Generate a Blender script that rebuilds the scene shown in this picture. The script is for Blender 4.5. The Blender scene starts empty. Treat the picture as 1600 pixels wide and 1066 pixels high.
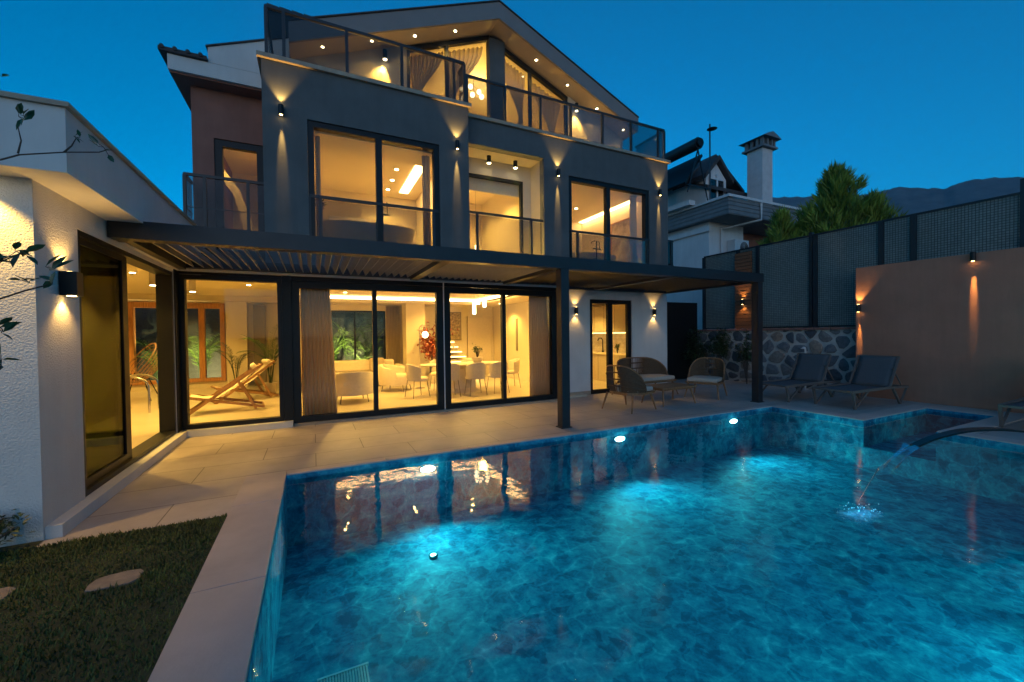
import bpy, bmesh, math, random
from mathutils import Vector, Matrix
R = math.radians
rnd = random.Random(7)
S = bpy.context.scene
COL = S.collection

# ------------------------------------------------------------------ helpers
class MB:
    def __init__(s): s.v = []; s.f = []
    def add(s, vs, fs):
        n = len(s.v); s.v += [tuple(p) for p in vs]; s.f += [tuple(i + n for i in f) for f in fs]; return s
    def box(s, x0, x1, y0, y1, z0, z1):
        vs = [(x0,y0,z0),(x1,y0,z0),(x1,y1,z0),(x0,y1,z0),(x0,y0,z1),(x1,y0,z1),(x1,y1,z1),(x0,y1,z1)]
        return s.add(vs, [(3,2,1,0),(4,5,6,7),(0,1,5,4),(1,2,6,5),(2,3,7,6),(3,0,4,7)])
    def obox(s, c, d, m=None):
        hx, hy, hz = d[0]/2, d[1]/2, d[2]/2
        vs = [Vector(p) for p in [(-hx,-hy,-hz),(hx,-hy,-hz),(hx,hy,-hz),(-hx,hy,-hz),(-hx,-hy,hz),(hx,-hy,hz),(hx,hy,hz),(-hx,hy,hz)]]
        if m is not None: vs = [m @ v for v in vs]
        return s.add([v + Vector(c) for v in vs], [(3,2,1,0),(4,5,6,7),(0,1,5,4),(1,2,6,5),(2,3,7,6),(3,0,4,7)])
    def bar(s, a, b, w, h=None, up=(0,0,1)):
        a, b = Vector(a), Vector(b); h = h or w; d = (b-a); L = d.length; d.normalize(); u = Vector(up)
        if abs(d.dot(u)) > .98: u = Vector((1,0,0))
        sd = d.cross(u).normalized(); u = sd.cross(d)
        vs = []
        for p in (a, b):
            for i, j in ((-1,-1),(1,-1),(1,1),(-1,1)): vs.append(p + sd*(i*w/2) + u*(j*h/2))
        return s.add(vs, [(3,2,1,0),(4,5,6,7),(0,1,5,4),(1,2,6,5),(2,3,7,6),(3,0,4,7)])
    def tube(s, pts, r, n=8, cap=True):
        pts = [Vector(p) for p in pts]; k = len(pts); rs = r if isinstance(r, (list, tuple)) else [r]*k
        vs = []; prev = None
        for i, p in enumerate(pts):
            d = (pts[min(i+1,k-1)] - pts[max(i-1,0)]).normalized()
            if prev is None:
                u = Vector((0,0,1)) if abs(d.z) < .9 else Vector((1,0,0)); u = (u - d*u.dot(d)).normalized()
            else: u = (prev - d*prev.dot(d)).normalized()
            prev = u; w = d.cross(u)
            for j in range(n):
                t = 2*math.pi*j/n; vs.append(p + (u*math.cos(t) + w*math.sin(t))*rs[i])
        fs = [(i*n+j, i*n+(j+1)%n, (i+1)*n+(j+1)%n, (i+1)*n+j) for i in range(k-1) for j in range(n)]
        if cap: fs += [tuple(reversed(range(n))), tuple(range((k-1)*n, k*n))]
        return s.add(vs, fs)
    def lathe(s, prof, c=(0,0,0), n=20, sx=1, sy=1, cap=True):
        vs = [(c[0]+r*sx*math.cos(2*math.pi*j/n), c[1]+r*sy*math.sin(2*math.pi*j/n), c[2]+z) for r, z in prof for j in range(n)]
        k = len(prof); fs = [(i*n+j, i*n+(j+1)%n, (i+1)*n+(j+1)%n, (i+1)*n+j) for i in range(k-1) for j in range(n)]
        if cap: fs += [tuple(reversed(range(n))), tuple(range((k-1)*n, k*n))]
        return s.add(vs, fs)
    def prism(s, poly, y0, y1, ax='y'):
        n = len(poly)
        def P(a, b, t): return (a, t, b) if ax == 'y' else ((t, a, b) if ax == 'x' else (a, b, t))
        vs = [P(a, b, y0) for a, b in poly] + [P(a, b, y1) for a, b in poly]
        fs = [tuple(range(n)), tuple(reversed(range(n, 2*n)))] + [(i, i+n, (i+1)%n+n, (i+1)%n) for i in range(n)]
        return s.add(vs, fs)
    def wall(s, xs, zs, solid, t0, t1, ax='y'):
        # grid of cells in (a, z), thickness t0..t1; faces only where a neighbour is missing
        def P(a, t, z): return (a, t, z) if ax == 'y' else (t, a, z)
        nx, nz = len(xs)-1, len(zs)-1
        ok = [[solid((xs[i]+xs[i+1])/2, (zs[j]+zs[j+1])/2) for j in range(nz)] for i in range(nx)]
        g = lambda i, j: 0 <= i < nx and 0 <= j < nz and ok[i][j]
        for i in range(nx):
            for j in range(nz):
                if not ok[i][j]: continue
                a, b, c, d = xs[i], xs[i+1], zs[j], zs[j+1]
                s.add([P(a,t0,c),P(b,t0,c),P(b,t0,d),P(a,t0,d)], [(0,1,2,3)])
                s.add([P(a,t1,c),P(b,t1,c),P(b,t1,d),P(a,t1,d)], [(3,2,1,0)])
                for cond, q in ((g(i-1,j),(a,c,a,d)),(g(i+1,j),(b,c,b,d)),(g(i,j-1),(a,c,b,c)),(g(i,j+1),(a,d,b,d))):
                    if not cond: s.add([P(q[0],t0,q[1]),P(q[2],t0,q[3]),P(q[2],t1,q[3]),P(q[0],t1,q[1])], [(0,1,2,3)])
        return s
    def holes(s, x0, x1, z0, z1, ops, t0, t1, ax='y'):
        xs = sorted({x0, x1, *[o[0] for o in ops], *[o[1] for o in ops]}); zs = sorted({z0, z1, *[o[2] for o in ops], *[o[3] for o in ops]})
        return s.wall(xs, zs, lambda a, z: not any(o[0] < a < o[1] and o[2] < z < o[3] for o in ops), t0, t1, ax)
    def build(s, name, mat, parent=None, smooth=False, bevel=0, weld=False):
        me = bpy.data.meshes.new(name)
        off = parent_world(parent) if parent else Vector((0,0,0))
        me.from_pydata([Vector(p) - off for p in s.v], [], s.f)
        bm = bmesh.new(); bm.from_mesh(me)
        if weld: bmesh.ops.remove_doubles(bm, verts=bm.verts, dist=1e-5)
        bmesh.ops.recalc_face_normals(bm, faces=bm.faces); bm.to_mesh(me); bm.free()
        if smooth:
            for p in me.polygons: p.use_smooth = True
        me.materials.append(mat)
        o = bpy.data.objects.new(name, me); COL.objects.link(o)
        if parent: o.parent = parent
        if smooth and smooth != 'all':
            me.set_sharp_from_angle(angle=R(40))
        if bevel:
            b = o.modifiers.new('Bevel', 'BEVEL'); b.width = bevel; b.segments = 2; b.limit_method = 'ANGLE'
        return o
def parent_world(p):
    v = Vector((0,0,0))
    while p is not None: v += p.location; p = p.parent
    return v
def tag(o, label=None, cat=None, group=None, kind=None):
    if label: o['label'] = label
    if cat: o['category'] = cat
    if group: o['group'] = group
    if kind: o['kind'] = kind
    return o
def thing(name, label, cat, loc=(0,0,0), group=None):
    o = bpy.data.objects.new(name, None); COL.objects.link(o); o.location = loc; o.empty_display_size = .2
    return tag(o, label, cat, group)
def struct(name, mb, mat, **k): return tag(mb.build(name, mat, **k), kind='structure')
def copy_thing(o, loc, rz=0, label=None, parent=None):
    c = o.copy(); COL.objects.link(c); c.parent = parent
    if parent is None: c.location = loc; c.rotation_euler = (0,0,rz)
    if label: c['label'] = label
    for ch in list(o.children): copy_thing(ch, None, 0, None, c)
    return c
def light(kind, loc, power, col, parent=None, direction=None, **k):
    d = bpy.data.lights.new('bulb', kind); d.energy = power; d.color = col
    for a, b in k.items(): setattr(d, a, b)
    o = bpy.data.objects.new('bulb', d); COL.objects.link(o)
    off = parent_world(parent) if parent else Vector((0,0,0)); o.location = Vector(loc) - off
    if parent: o.parent = parent
    if direction: o.rotation_euler = Vector(direction).to_track_quat('-Z', 'Y').to_euler()
    return o

# ------------------------------------------------------------------ materials
def nodes(name):
    m = bpy.data.materials.new(name); m.use_nodes = True; nt = m.node_tree; nt.nodes.clear()
    out = nt.nodes.new('ShaderNodeOutputMaterial'); return m, nt, out
def N(nt, t, **k):
    n = nt.nodes.new(t)
    for a, b in k.items():
        if a.startswith('i_'): n.inputs[a[2:].replace('_', ' ')].default_value = b
        else: setattr(n, a, b)
    return n
def mat(name, c, rough=.6, metal=0, var=.15, scale=6, bump=0, bscale=None, spec=.5, sheen=0, stretch=None, c2=None, streak=0):
    m, nt, out = nodes(name); L = nt.links.new
    b = N(nt, 'ShaderNodeBsdfPrincipled'); L(b.outputs[0], out.inputs[0])
    b.inputs['Roughness'].default_value = rough; b.inputs['Metallic'].default_value = metal
    b.inputs['Specular IOR Level'].default_value = spec
    tc = N(nt, 'ShaderNodeTexCoord'); co = tc.outputs['Object']
    if stretch:
        mp = N(nt, 'ShaderNodeMapping'); mp.inputs['Scale'].default_value = stretch; L(co, mp.inputs[0]); co = mp.outputs[0]
    n = N(nt, 'ShaderNodeTexNoise', i_Scale=scale, i_Detail=6.0, i_Roughness=.6); L(co, n.inputs['Vector'])
    mx = N(nt, 'ShaderNodeMix', data_type='RGBA')
    mr = N(nt, 'ShaderNodeMapRange'); mr.inputs[1].default_value = .3; mr.inputs[2].default_value = .7
    L(n.outputs[0], mr.inputs[0]); L(mr.outputs[0], mx.inputs['Factor'])
    a = [max(0, x*(1-var)) for x in c]; d = c2 or [min(1, x*(1+var)) for x in c]
    mx.inputs[6].default_value = (*a, 1); mx.inputs[7].default_value = (*d, 1); L(mx.outputs[2], b.inputs['Base Color'])
    if streak:                                   # rain streaks and trowel marks in the render
        mp2 = N(nt, 'ShaderNodeMapping'); mp2.inputs['Scale'].default_value = (5,5,.45); L(tc.outputs['Object'], mp2.inputs[0]); n3 = N(nt, 'ShaderNodeTexNoise', i_Scale=1.6, i_Detail=7.0, i_Roughness=.7); L(mp2.outputs[0], n3.inputs['Vector'])
        r3 = N(nt, 'ShaderNodeMapRange'); r3.inputs[1].default_value = .35; r3.inputs[2].default_value = .65; r3.inputs[3].default_value = 1-streak; r3.inputs[4].default_value = 1+streak*.5; L(n3.outputs[0], r3.inputs[0])
        m3 = N(nt, 'ShaderNodeMix', data_type='RGBA', blend_type='MULTIPLY'); m3.inputs['Factor'].default_value = 1; L(mx.outputs[2], m3.inputs[6]); L(r3.outputs[0], m3.inputs[7]); L(m3.outputs[2], b.inputs['Base Color'])
    if bump:
        n2 = N(nt, 'ShaderNodeTexNoise', i_Scale=bscale or scale*8, i_Detail=4.0); L(co, n2.inputs['Vector'])
        bp = N(nt, 'ShaderNodeBump', i_Strength=bump, i_Distance=.01); L(n2.outputs[0], bp.inputs['Height']); L(bp.outputs[0], b.inputs['Normal'])
    return m
def emit(name, c, st):
    m, nt, out = nodes(name); e = N(nt, 'ShaderNodeEmission', i_Strength=st); e.inputs[0].default_value = (*c, 1); nt.links.new(e.outputs[0], out.inputs[0]); return m
def glass(name, tint, ior=1.45, refl=1.0, rough=0.0, bump=0):
    m, nt, out = nodes(name); L = nt.links.new
    t = N(nt, 'ShaderNodeBsdfTransparent'); t.inputs[0].default_value = (*tint, 1)
    g = N(nt, 'ShaderNodeBsdfGlossy', i_Roughness=rough); g.inputs[0].default_value = (1,1,1,1)
    f = N(nt, 'ShaderNodeFresnel', i_IOR=ior); ml = N(nt, 'ShaderNodeMath', operation='MULTIPLY'); ml.inputs[1].default_value = refl
    L(f.outputs[0], ml.inputs[0]); mx = N(nt, 'ShaderNodeMixShader'); L(ml.outputs[0], mx.inputs[0]); L(t.outputs[0], mx.inputs[1]); L(g.outputs[0], mx.inputs[2]); L(mx.outputs[0], out.inputs[0])
    return m
WARM = (1.0, .59, .11); AMBER = (1.0, .56, .14)
M = {}
M['stucco'] = mat('white_stucco', (.62,.60,.57), .9, var=.05, scale=3, bump=.9, bscale=70, streak=0.04)
M['white'] = mat('white_render', (.60,.59,.57), .85, var=.05, scale=2.5, bump=.15, bscale=90, streak=0.04)
M['slate'] = mat('slate_grey_render', (.095,.105,.108), .85, var=.16, scale=1.4, bump=.2, bscale=120, streak=0.07)
M['clay'] = mat('clay_red_render', (.27,.12,.09), .9, var=.12, scale=2, bump=.25, bscale=100, streak=0.06)
M['brownwall'] = mat('brown_render', (.38,.175,.11), .9, var=.16, scale=.9, bump=.25, bscale=110, streak=0.06)
M['soffit'] = mat('soffit_paint', (.42,.36,.29), .85, var=.05, scale=3)
M['fascia'] = mat('fascia_paint', (.22,.205,.20), .8, var=.06, scale=3)
M['beige'] = mat('beige_render', (.50,.45,.37), .9, var=.06, scale=2, bump=.1, bscale=90)
M['black'] = mat('black_aluminium', (.006,.007,.008), .42, var=.15, scale=10, spec=.3)
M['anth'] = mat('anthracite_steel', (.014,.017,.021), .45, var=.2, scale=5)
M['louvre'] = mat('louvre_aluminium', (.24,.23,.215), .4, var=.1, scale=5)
M['tile_roof'] = mat('dark_roof_tile', (.05,.045,.045), .8, var=.3, scale=12)
M['trim'] = mat('stone_trim', (.34,.27,.20), .7, var=.15, scale=9)
M['int'] = mat('interior_paint', (.66,.58,.42), .85, var=.03, scale=2)
M['ceil'] = mat('ceiling_paint', (.70,.62,.45), .9, var=.02, scale=2)
M['intfloor'] = mat('interior_floor_tile', (.52,.45,.34), .28, var=.08, scale=2)
M['darkwall'] = mat('dark_interior_wall', (.20,.17,.12), .8, var=.1, scale=3)
M['wood'] = mat('orange_wood', (.42,.19,.06), .5, var=.35, scale=4, stretch=(12,12,1))
M['teak'] = mat('teak_wood', (.24,.12,.05), .55, var=.3, scale=4, stretch=(10,10,2))
M['slatwood'] = mat('slat_wood', (.17,.07,.03), .6, var=.4, scale=5, stretch=(3,3,16))
M['rope'] = mat('woven_rope', (.10,.06,.033), .9, var=.25, scale=40)
M['cushion'] = mat('cushion_fabric', (.42,.37,.31), .95, var=.08, scale=30, bump=.3, bscale=250)
M['sling'] = mat('sling_fabric', (.085,.085,.09), .8, var=.1, scale=40, bump=.3, bscale=300)
M['lframe'] = mat('lounger_frame', (.13,.105,.09), .5, var=.1, scale=10)
M['cream'] = mat('cream_upholstery', (.58,.50,.38), .95, var=.06, scale=18, bump=.25, bscale=160)
M['curtain'] = mat('curtain_linen', (.34,.26,.15), .95, var=.12, scale=30, bump=.2, bscale=200)
M['sheer'] = mat('attic_drape', (.36,.29,.24), .95, var=.1, scale=20, bump=.2, bscale=150)
M['steel'] = mat('polished_steel', (.62,.6,.56), .18, 1, var=.05, scale=8)
M['pot'] = mat('ceramic_pot', (.55,.47,.36), .5, var=.1, scale=8)
M['leaf'] = mat('palm_leaf', (.055,.115,.02), .5, var=.4, scale=5)
M['dleaf'] = mat('dark_leaf', (.022,.05,.012), .5, var=.5, scale=6)
M['citrus'] = mat('citrus_leaf', (.02,.075,.035), .35, var=.35, scale=9)
M['redleaf'] = mat('copper_leaf', (.32,.07,.03), .6, var=.5, scale=8)
M['bark'] = mat('bark', (.07,.05,.04), .9, var=.35, scale=14, bump=.5)
M['conifer'] = mat('conifer_needles', (.16,.22,.024), .7, var=.65, scale=3.5)
M['tub'] = mat('bathtub_acrylic', (.50,.45,.38), .5, var=.05, scale=4)
M['nwhite'] = mat('neighbour_render', (.62,.62,.62), .9, var=.06, scale=1.5, streak=0.07)
M['ngrey'] = mat('neighbour_cladding', (.17,.18,.19), .7, var=.15, scale=3)
M['brickwhite'] = mat('white_brick', (.58,.56,.56), .85, var=.1, scale=4)
M['plastic'] = mat('white_plastic', (.6,.6,.6), .5, var=.05, scale=4)
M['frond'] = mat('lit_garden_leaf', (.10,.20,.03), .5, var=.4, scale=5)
def cloth(name, c, tr=.5):
    m = mat(name, c, .95, var=.03, scale=30); nt = m.node_tree; L = nt.links.new
    b = [n for n in nt.nodes if n.type == 'BSDF_PRINCIPLED'][0]; o = [n for n in nt.nodes if n.type == 'OUTPUT_MATERIAL'][0]; mx = [n for n in nt.nodes if n.type == 'MIX'][0]
    t = N(nt, 'ShaderNodeBsdfTranslucent'); L(mx.outputs[2], t.inputs[0]); ms = N(nt, 'ShaderNodeMixShader'); ms.inputs[0].default_value = tr; L(b.outputs[0], ms.inputs[1]); L(t.outputs[0], ms.inputs[2]); L(ms.outputs[0], o.inputs[0])
    return m
M['curtain'] = cloth('curtain_linen', (.60,.50,.36), .5); M['sheer'] = cloth('attic_drape', (.78,.72,.60), .6); M['voile'] = cloth('pale_voile', (.6,.52,.4), .5)
M['glass'] = glass('window_glass', (.97,.97,.95), 1.38, .5)
M['green_glass'] = glass('tinted_green_glass', (.40,.43,.20), 1.35, .3)
M['smoke'] = glass('smoked_glass', (.60,.60,.60), 1.45, .5)
M['smoke_dark'] = glass('dark_smoked_glass', (.32,.36,.42), 1.5, 1.2)
M['led'] = emit('led_white', (1,.60,.2), 5)
M['ledhot'] = emit('led_white_bright', (1,.62,.24), 7)
M['spotglow'] = emit('downlight_lens', (1,.78,.40), 14)
M['lampglow'] = emit('wall_lamp_lens', (1,.62,.2), 9)
M['globe'] = emit('globe_glow', (1,.78,.42), 6)
M['poolglow'] = emit('pool_lens', (.75,1,1), 22)

def deck_mat():
    m, nt, out = nodes('porcelain_paving'); L = nt.links.new
    b = N(nt, 'ShaderNodeBsdfPrincipled', i_Roughness=.5); L(b.outputs[0], out.inputs[0])
    tc = N(nt, 'ShaderNodeTexCoord')
    br = N(nt, 'ShaderNodeTexBrick', i_Scale=1.0); br.offset = .5; br.inputs['Brick Width'].default_value = 1.2; br.inputs['Row Height'].default_value = .6; br.inputs['Mortar Size'].default_value = .0055; br.inputs['Bias'].default_value = .0
    br.inputs['Color1'].default_value = (.49,.42,.37,1); br.inputs['Color2'].default_value = (.43,.365,.32,1); br.inputs['Mortar'].default_value = (.17,.14,.12,1)
    L(tc.outputs['Object'], br.inputs['Vector'])
    n = N(nt, 'ShaderNodeTexNoise', i_Scale=2.2, i_Detail=8.0, i_Roughness=.65); L(tc.outputs['Object'], n.inputs['Vector'])
    mx = N(nt, 'ShaderNodeMix', data_type='RGBA', blend_type='MULTIPLY'); mx.inputs['Factor'].default_value = .55
    cr = N(nt, 'ShaderNodeValToRGB'); cr.color_ramp.elements[0].position = .3; cr.color_ramp.elements[0].color = (.60,.585,.57,1); cr.color_ramp.elements[1].position = .7; cr.color_ramp.elements[1].color = (1.1,1.1,1.1,1)
    L(n.outputs[0], cr.inputs[0]); L(br.outputs[0], mx.inputs[6]); L(cr.outputs[0], mx.inputs[7]); L(mx.outputs[2], b.inputs['Base Color'])
    bp = N(nt, 'ShaderNodeBump', i_Strength=.25, i_Distance=.004, invert=True); L(br.outputs['Fac'], bp.inputs['Height']); L(bp.outputs[0], b.inputs['Normal'])
    return m
M['deck'] = deck_mat()
M['coping'] = mat('coping_stone', (.50,.41,.36), .55, var=.12, scale=2.2, bump=.12, bscale=60)

def pool_mat():
    m, nt, out = nodes('mottled_pool_tile'); L = nt.links.new
    b = N(nt, 'ShaderNodeBsdfPrincipled', i_Roughness=.6); L(b.outputs[0], out.inputs[0]); b.inputs['Specular IOR Level'].default_value = .1
    tc = N(nt, 'ShaderNodeTexCoord'); co = tc.outputs['Object']
    n0 = N(nt, 'ShaderNodeTexNoise', i_Scale=4.0, i_Detail=4.0); L(co, n0.inputs['Vector'])
    ad = N(nt, 'ShaderNodeMix', data_type='RGBA', blend_type='ADD'); ad.inputs['Factor'].default_value = .18; L(co, ad.inputs[6]); L(n0.outputs['Color'], ad.inputs[7])
    nl = N(nt, 'ShaderNodeTexNoise', i_Scale=1.1, i_Detail=2.0); L(co, nl.inputs['Vector'])
    n1 = N(nt, 'ShaderNodeTexNoise', i_Scale=5.2, i_Detail=15.0, i_Roughness=.68); L(ad.outputs[2], n1.inputs['Vector'])
    n2 = N(nt, 'ShaderNodeTexNoise', i_Scale=13.0, i_Detail=8.0, i_Roughness=.7); L(co, n2.inputs['Vector'])
    v = N(nt, 'ShaderNodeTexVoronoi', i_Scale=9.5); L(ad.outputs[2], v.inputs['Vector']); sp = N(nt, 'ShaderNodeSeparateColor'); L(v.outputs['Color'], sp.inputs[0])
    isl = N(nt, 'ShaderNodeMapRange'); isl.inputs[1].default_value = .78; isl.inputs[2].default_value = .86; isl.inputs[3].default_value = 0; isl.inputs[4].default_value = -.075; L(sp.outputs[0], isl.inputs[0])
    ve = N(nt, 'ShaderNodeTexVoronoi', i_Scale=3.2); ve.feature = 'DISTANCE_TO_EDGE'; L(ad.outputs[2], ve.inputs['Vector'])
    vm = N(nt, 'ShaderNodeMapRange'); vm.inputs[1].default_value = .0; vm.inputs[2].default_value = .05; vm.inputs[3].default_value = .07; vm.inputs[4].default_value = 0; L(ve.outputs[0], vm.inputs[0])
    def MA(x, k, y):
        q = N(nt, 'ShaderNodeMath', operation='MULTIPLY_ADD'); q.inputs[1].default_value = k; L(x, q.inputs[0]); L(y, q.inputs[2]); return q.outputs[0]
    h_ = MA(nl.outputs[0], .14, MA(n1.outputs[0], .66, MA(n2.outputs[0], .34, MA(isl.outputs[0], 1, vm.outputs[0]))))
    cr = N(nt, 'ShaderNodeValToRGB'); e = cr.color_ramp.elements; L(h_, cr.inputs[0])
    e[0].position = .46; e[0].color = (.01,.11,.20,1); e[1].position = .76; e[1].color = (.11,.54,.62,1)
    x = e.new(.55); x.color = (.018,.21,.33,1); x = e.new(.64); x.color = (.03,.33,.44,1)
    L(cr.outputs[0], b.inputs['Base Color'])
    return m
M['pooltile'] = pool_mat()
def water_mat():
    m, nt, out = nodes('pool_water'); L = nt.links.new
    tc = N(nt, 'ShaderNodeTexCoord'); co = tc.outputs['Object']
    n1 = N(nt, 'ShaderNodeTexNoise', i_Scale=2.2, i_Detail=2.0); n2 = N(nt, 'ShaderNodeTexNoise', i_Scale=7.0, i_Detail=3.0)
    L(co, n1.inputs['Vector']); L(co, n2.inputs['Vector'])
    b1 = N(nt, 'ShaderNodeBump', i_Strength=.10, i_Distance=.05); L(n1.outputs[0], b1.inputs['Height'])
    b2 = N(nt, 'ShaderNodeBump', i_Strength=.10, i_Distance=.018); L(n2.outputs[0], b2.inputs['Height']); L(b1.outputs[0], b2.inputs['Normal'])
    t = N(nt, 'ShaderNodeBsdfTransparent'); t.inputs[0].default_value = (.50,.93,1.0,1)
    g = N(nt, 'ShaderNodeBsdfGlossy', i_Roughness=.015); L(b2.outputs[0], g.inputs['Normal'])
    f = N(nt, 'ShaderNodeFresnel', i_IOR=1.33); L(b2.outputs[0], f.inputs['Normal'])
    mx = N(nt, 'ShaderNodeMixShader'); L(f.outputs[0], mx.inputs[0]); L(t.outputs[0], mx.inputs[1]); L(g.outputs[0], mx.inputs[2]); L(mx.outputs[0], out.inputs[0])
    return m
M['water'] = water_mat()
def stone_mat():
    m, nt, out = nodes('rubble_stone'); L = nt.links.new
    b = N(nt, 'ShaderNodeBsdfPrincipled', i_Roughness=.9); L(b.outputs[0], out.inputs[0])
    tc = N(nt, 'ShaderNodeTexCoord'); co = tc.outputs['Object']
    n0 = N(nt, 'ShaderNodeTexNoise', i_Scale=3.0, i_Detail=4.0); L(co, n0.inputs['Vector'])
    ad = N(nt, 'ShaderNodeMix', data_type='RGBA', blend_type='ADD'); ad.inputs['Factor'].default_value = .22; L(co, ad.inputs[6]); L(n0.outputs['Color'], ad.inputs[7])
    ve = N(nt, 'ShaderNodeTexVoronoi', i_Scale=3.6); ve.feature = 'DISTANCE_TO_EDGE'; L(ad.outputs[2], ve.inputs['Vector'])
    vc = N(nt, 'ShaderNodeTexVoronoi', i_Scale=3.6); L(ad.outputs[2], vc.inputs['Vector'])
    sp = N(nt, 'ShaderNodeSeparateColor'); L(vc.outputs['Color'], sp.inputs[0])
    cr = N(nt, 'ShaderNodeValToRGB'); e = cr.color_ramp.elements; e[0].color = (.07,.07,.08,1); e[1].color = (.27,.22,.18,1)
    x = e.new(.5); x.color = (.12,.115,.12,1); x = e.new(.8); x.color = (.20,.17,.15,1); L(sp.outputs[0], cr.inputs[0])
    nf = N(nt, 'ShaderNodeTexNoise', i_Scale=18.0, i_Detail=8.0); L(co, nf.inputs['Vector'])
    ml = N(nt, 'ShaderNodeMix', data_type='RGBA', blend_type='MULTIPLY'); ml.inputs['Factor'].default_value = .6; L(cr.outputs[0], ml.inputs[6]); L(nf.outputs[0], ml.inputs[7])
    mr = N(nt, 'ShaderNodeMapRange'); mr.inputs[1].default_value = .05; mr.inputs[2].default_value = .095; L(ve.outputs[0], mr.inputs[0])
    mx = N(nt, 'ShaderNodeMix', data_type='RGBA'); mx.inputs[6].default_value = (.42,.38,.34,1); L(mr.outputs[0], mx.inputs['Factor']); L(ml.outputs[2], mx.inputs[7]); L(mx.outputs[2], b.inputs['Base Color'])
    bp = N(nt, 'ShaderNodeBump', i_Strength=.8, i_Distance=.03); L(mr.outputs[0], bp.inputs['Height']); L(bp.outputs[0], b.inputs['Normal'])
    return m
M['stone'] = stone_mat()
def meshwire_mat():
    # woven screen: real gaps between the strands
    m, nt, out = nodes('woven_screen'); L = nt.links.new
    tc = N(nt, 'ShaderNodeTexCoord')
    b = N(nt, 'ShaderNodeBsdfPrincipled', i_Roughness=.8)
    br = N(nt, 'ShaderNodeTexBrick', i_Scale=1.0); br.offset = 0; br.inputs['Brick Width'].default_value = .05; br.inputs['Row Height'].default_value = .05; br.inputs['Mortar Size'].default_value = .005
    br.inputs['Color1'].default_value = (.26,.31,.29,1); br.inputs['Color2'].default_value = (.20,.25,.23,1); br.inputs['Mortar'].default_value = (.06,.07,.07,1)
    mp = N(nt, 'ShaderNodeMapping'); mp.inputs['Rotation'].default_value = (0, R(90), R(90)); 
    sx = N(nt, 'ShaderNodeSeparateXYZ'); cx = N(nt, 'ShaderNodeCombineXYZ'); L(tc.outputs['Object'], sx.inputs[0]); L(sx.outputs['Y'], cx.inputs['X']); L(sx.outputs['Z'], cx.inputs['Y']); L(cx.outputs[0], br.inputs['Vector'])
    n = N(nt, 'ShaderNodeTexNoise', i_Scale=1.2, i_Detail=5.0); L(tc.outputs['Object'], n.inputs['Vector'])
    ml = N(nt, 'ShaderNodeMix', data_type='RGBA', blend_type='MULTIPLY'); ml.inputs['Factor'].default_value = .5; L(br.outputs[0], ml.inputs[6]); L(n.outputs[0], ml.inputs[7])
    L(ml.outputs[2], b.inputs['Base Color']); bp = N(nt, 'ShaderNodeBump', i_Strength=.6, i_Distance=.01); L(br.outputs['Fac'], bp.inputs['Height']); L(bp.outputs[0], b.inputs['Normal'])
    L(b.outputs[0], out.inputs[0]); return m
M['screen'] = meshwire_mat()
M['soil'] = mat('lawn_soil', (.035,.04,.014), .95, var=.4, scale=8, bump=.6, bscale=40)
M['grass'] = mat('grass_blades', (.10,.10,.012), .7, var=.5, scale=4)
M['hill'] = mat('forested_hill', (.03,.05,.05), .95, var=.6, scale=.03, c2=(.085,.10,.09))
M['ground'] = mat('dry_ground', (.10,.09,.07), .95, var=.3, scale=.3)
M['step'] = mat('stepping_stone', (.25,.19,.14), .9, var=.3, scale=10, bump=.4)
M['bottle'] = mat('dark_pool_stone', (.035,.05,.045), .5, var=.5, scale=9)

# ------------------------------------------------------------------ camera
F = 640.2; YAW, PT, RO = R(25.85), R(.984), R(-.7075)
cy, sy, cp, sp = math.cos(YAW), math.sin(YAW), math.cos(PT), math.sin(PT)
fw = Vector((sy*cp, cy*cp, -sp)); rt0 = Vector((cy, -sy, 0)); up0 = rt0.cross(fw)
rt = rt0*math.cos(RO) + up0*math.sin(RO); up = up0*math.cos(RO) - rt0*math.sin(RO)
cd = bpy.data.cameras.new('Camera'); cam = bpy.data.objects.new('Camera', cd); COL.objects.link(cam)
cam.matrix_world = Matrix(((rt.x, up.x, -fw.x, 0), (rt.y, up.y, -fw.y, 0), (rt.z, up.z, -fw.z, 1.55), (0,0,0,1)))
cd.sensor_width = 36; cd.lens = F/1600*36; cd.clip_end = 6000; cd.clip_start = .05; S.camera = cam

# ------------------------------------------------------------------ sky and afterglow
w = bpy.data.worlds.new('World'); S.world = w; w.use_nodes = True; nt = w.node_tree; nt.nodes.clear()
out = nt.nodes.new('ShaderNodeOutputWorld'); bg = nt.nodes.new('ShaderNodeBackground'); st = nt.nodes.new('ShaderNodeTexSky')
st.sky_type = 'NISHITA'; st.sun_disc = False
SUN_EL, SUN_AZ = R(7), R(206)
st.sun_elevation = SUN_EL; st.sun_rotation = SUN_AZ; st.altitude = 0; st.air_density = 1.0; st.dust_density = .3; st.ozone_density = 6.0
hs = nt.nodes.new('ShaderNodeHueSaturation'); hs.inputs['Saturation'].default_value = 1.22; hs.inputs['Hue'].default_value = .486
nt.links.new(st.outputs[0], hs.inputs['Color']); nt.links.new(hs.outputs[0], bg.inputs[0]); bg.inputs[1].default_value = SKY_STRENGTH = .087
nt.links.new(bg.outputs[0], out.inputs[0])
sun = bpy.data.lights.new('afterglow', 'SUN'); sun.energy = .15; sun.angle = R(60); sun.color = (1,.62,.34)
so = bpy.data.objects.new('afterglow', sun); COL.objects.link(so)
sd = Vector((math.sin(SUN_AZ)*math.cos(SUN_EL), math.cos(SUN_AZ)*math.cos(SUN_EL), math.sin(SUN_EL))); so.rotation_euler = (-sd).to_track_quat('-Z', 'Y').to_euler(); so.location = (0,-5,20)
S.view_settings.view_transform = 'Standard'; S.view_settings.look = 'None'; S.view_settings.exposure = 1.4; S.view_settings.gamma = 1

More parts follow.
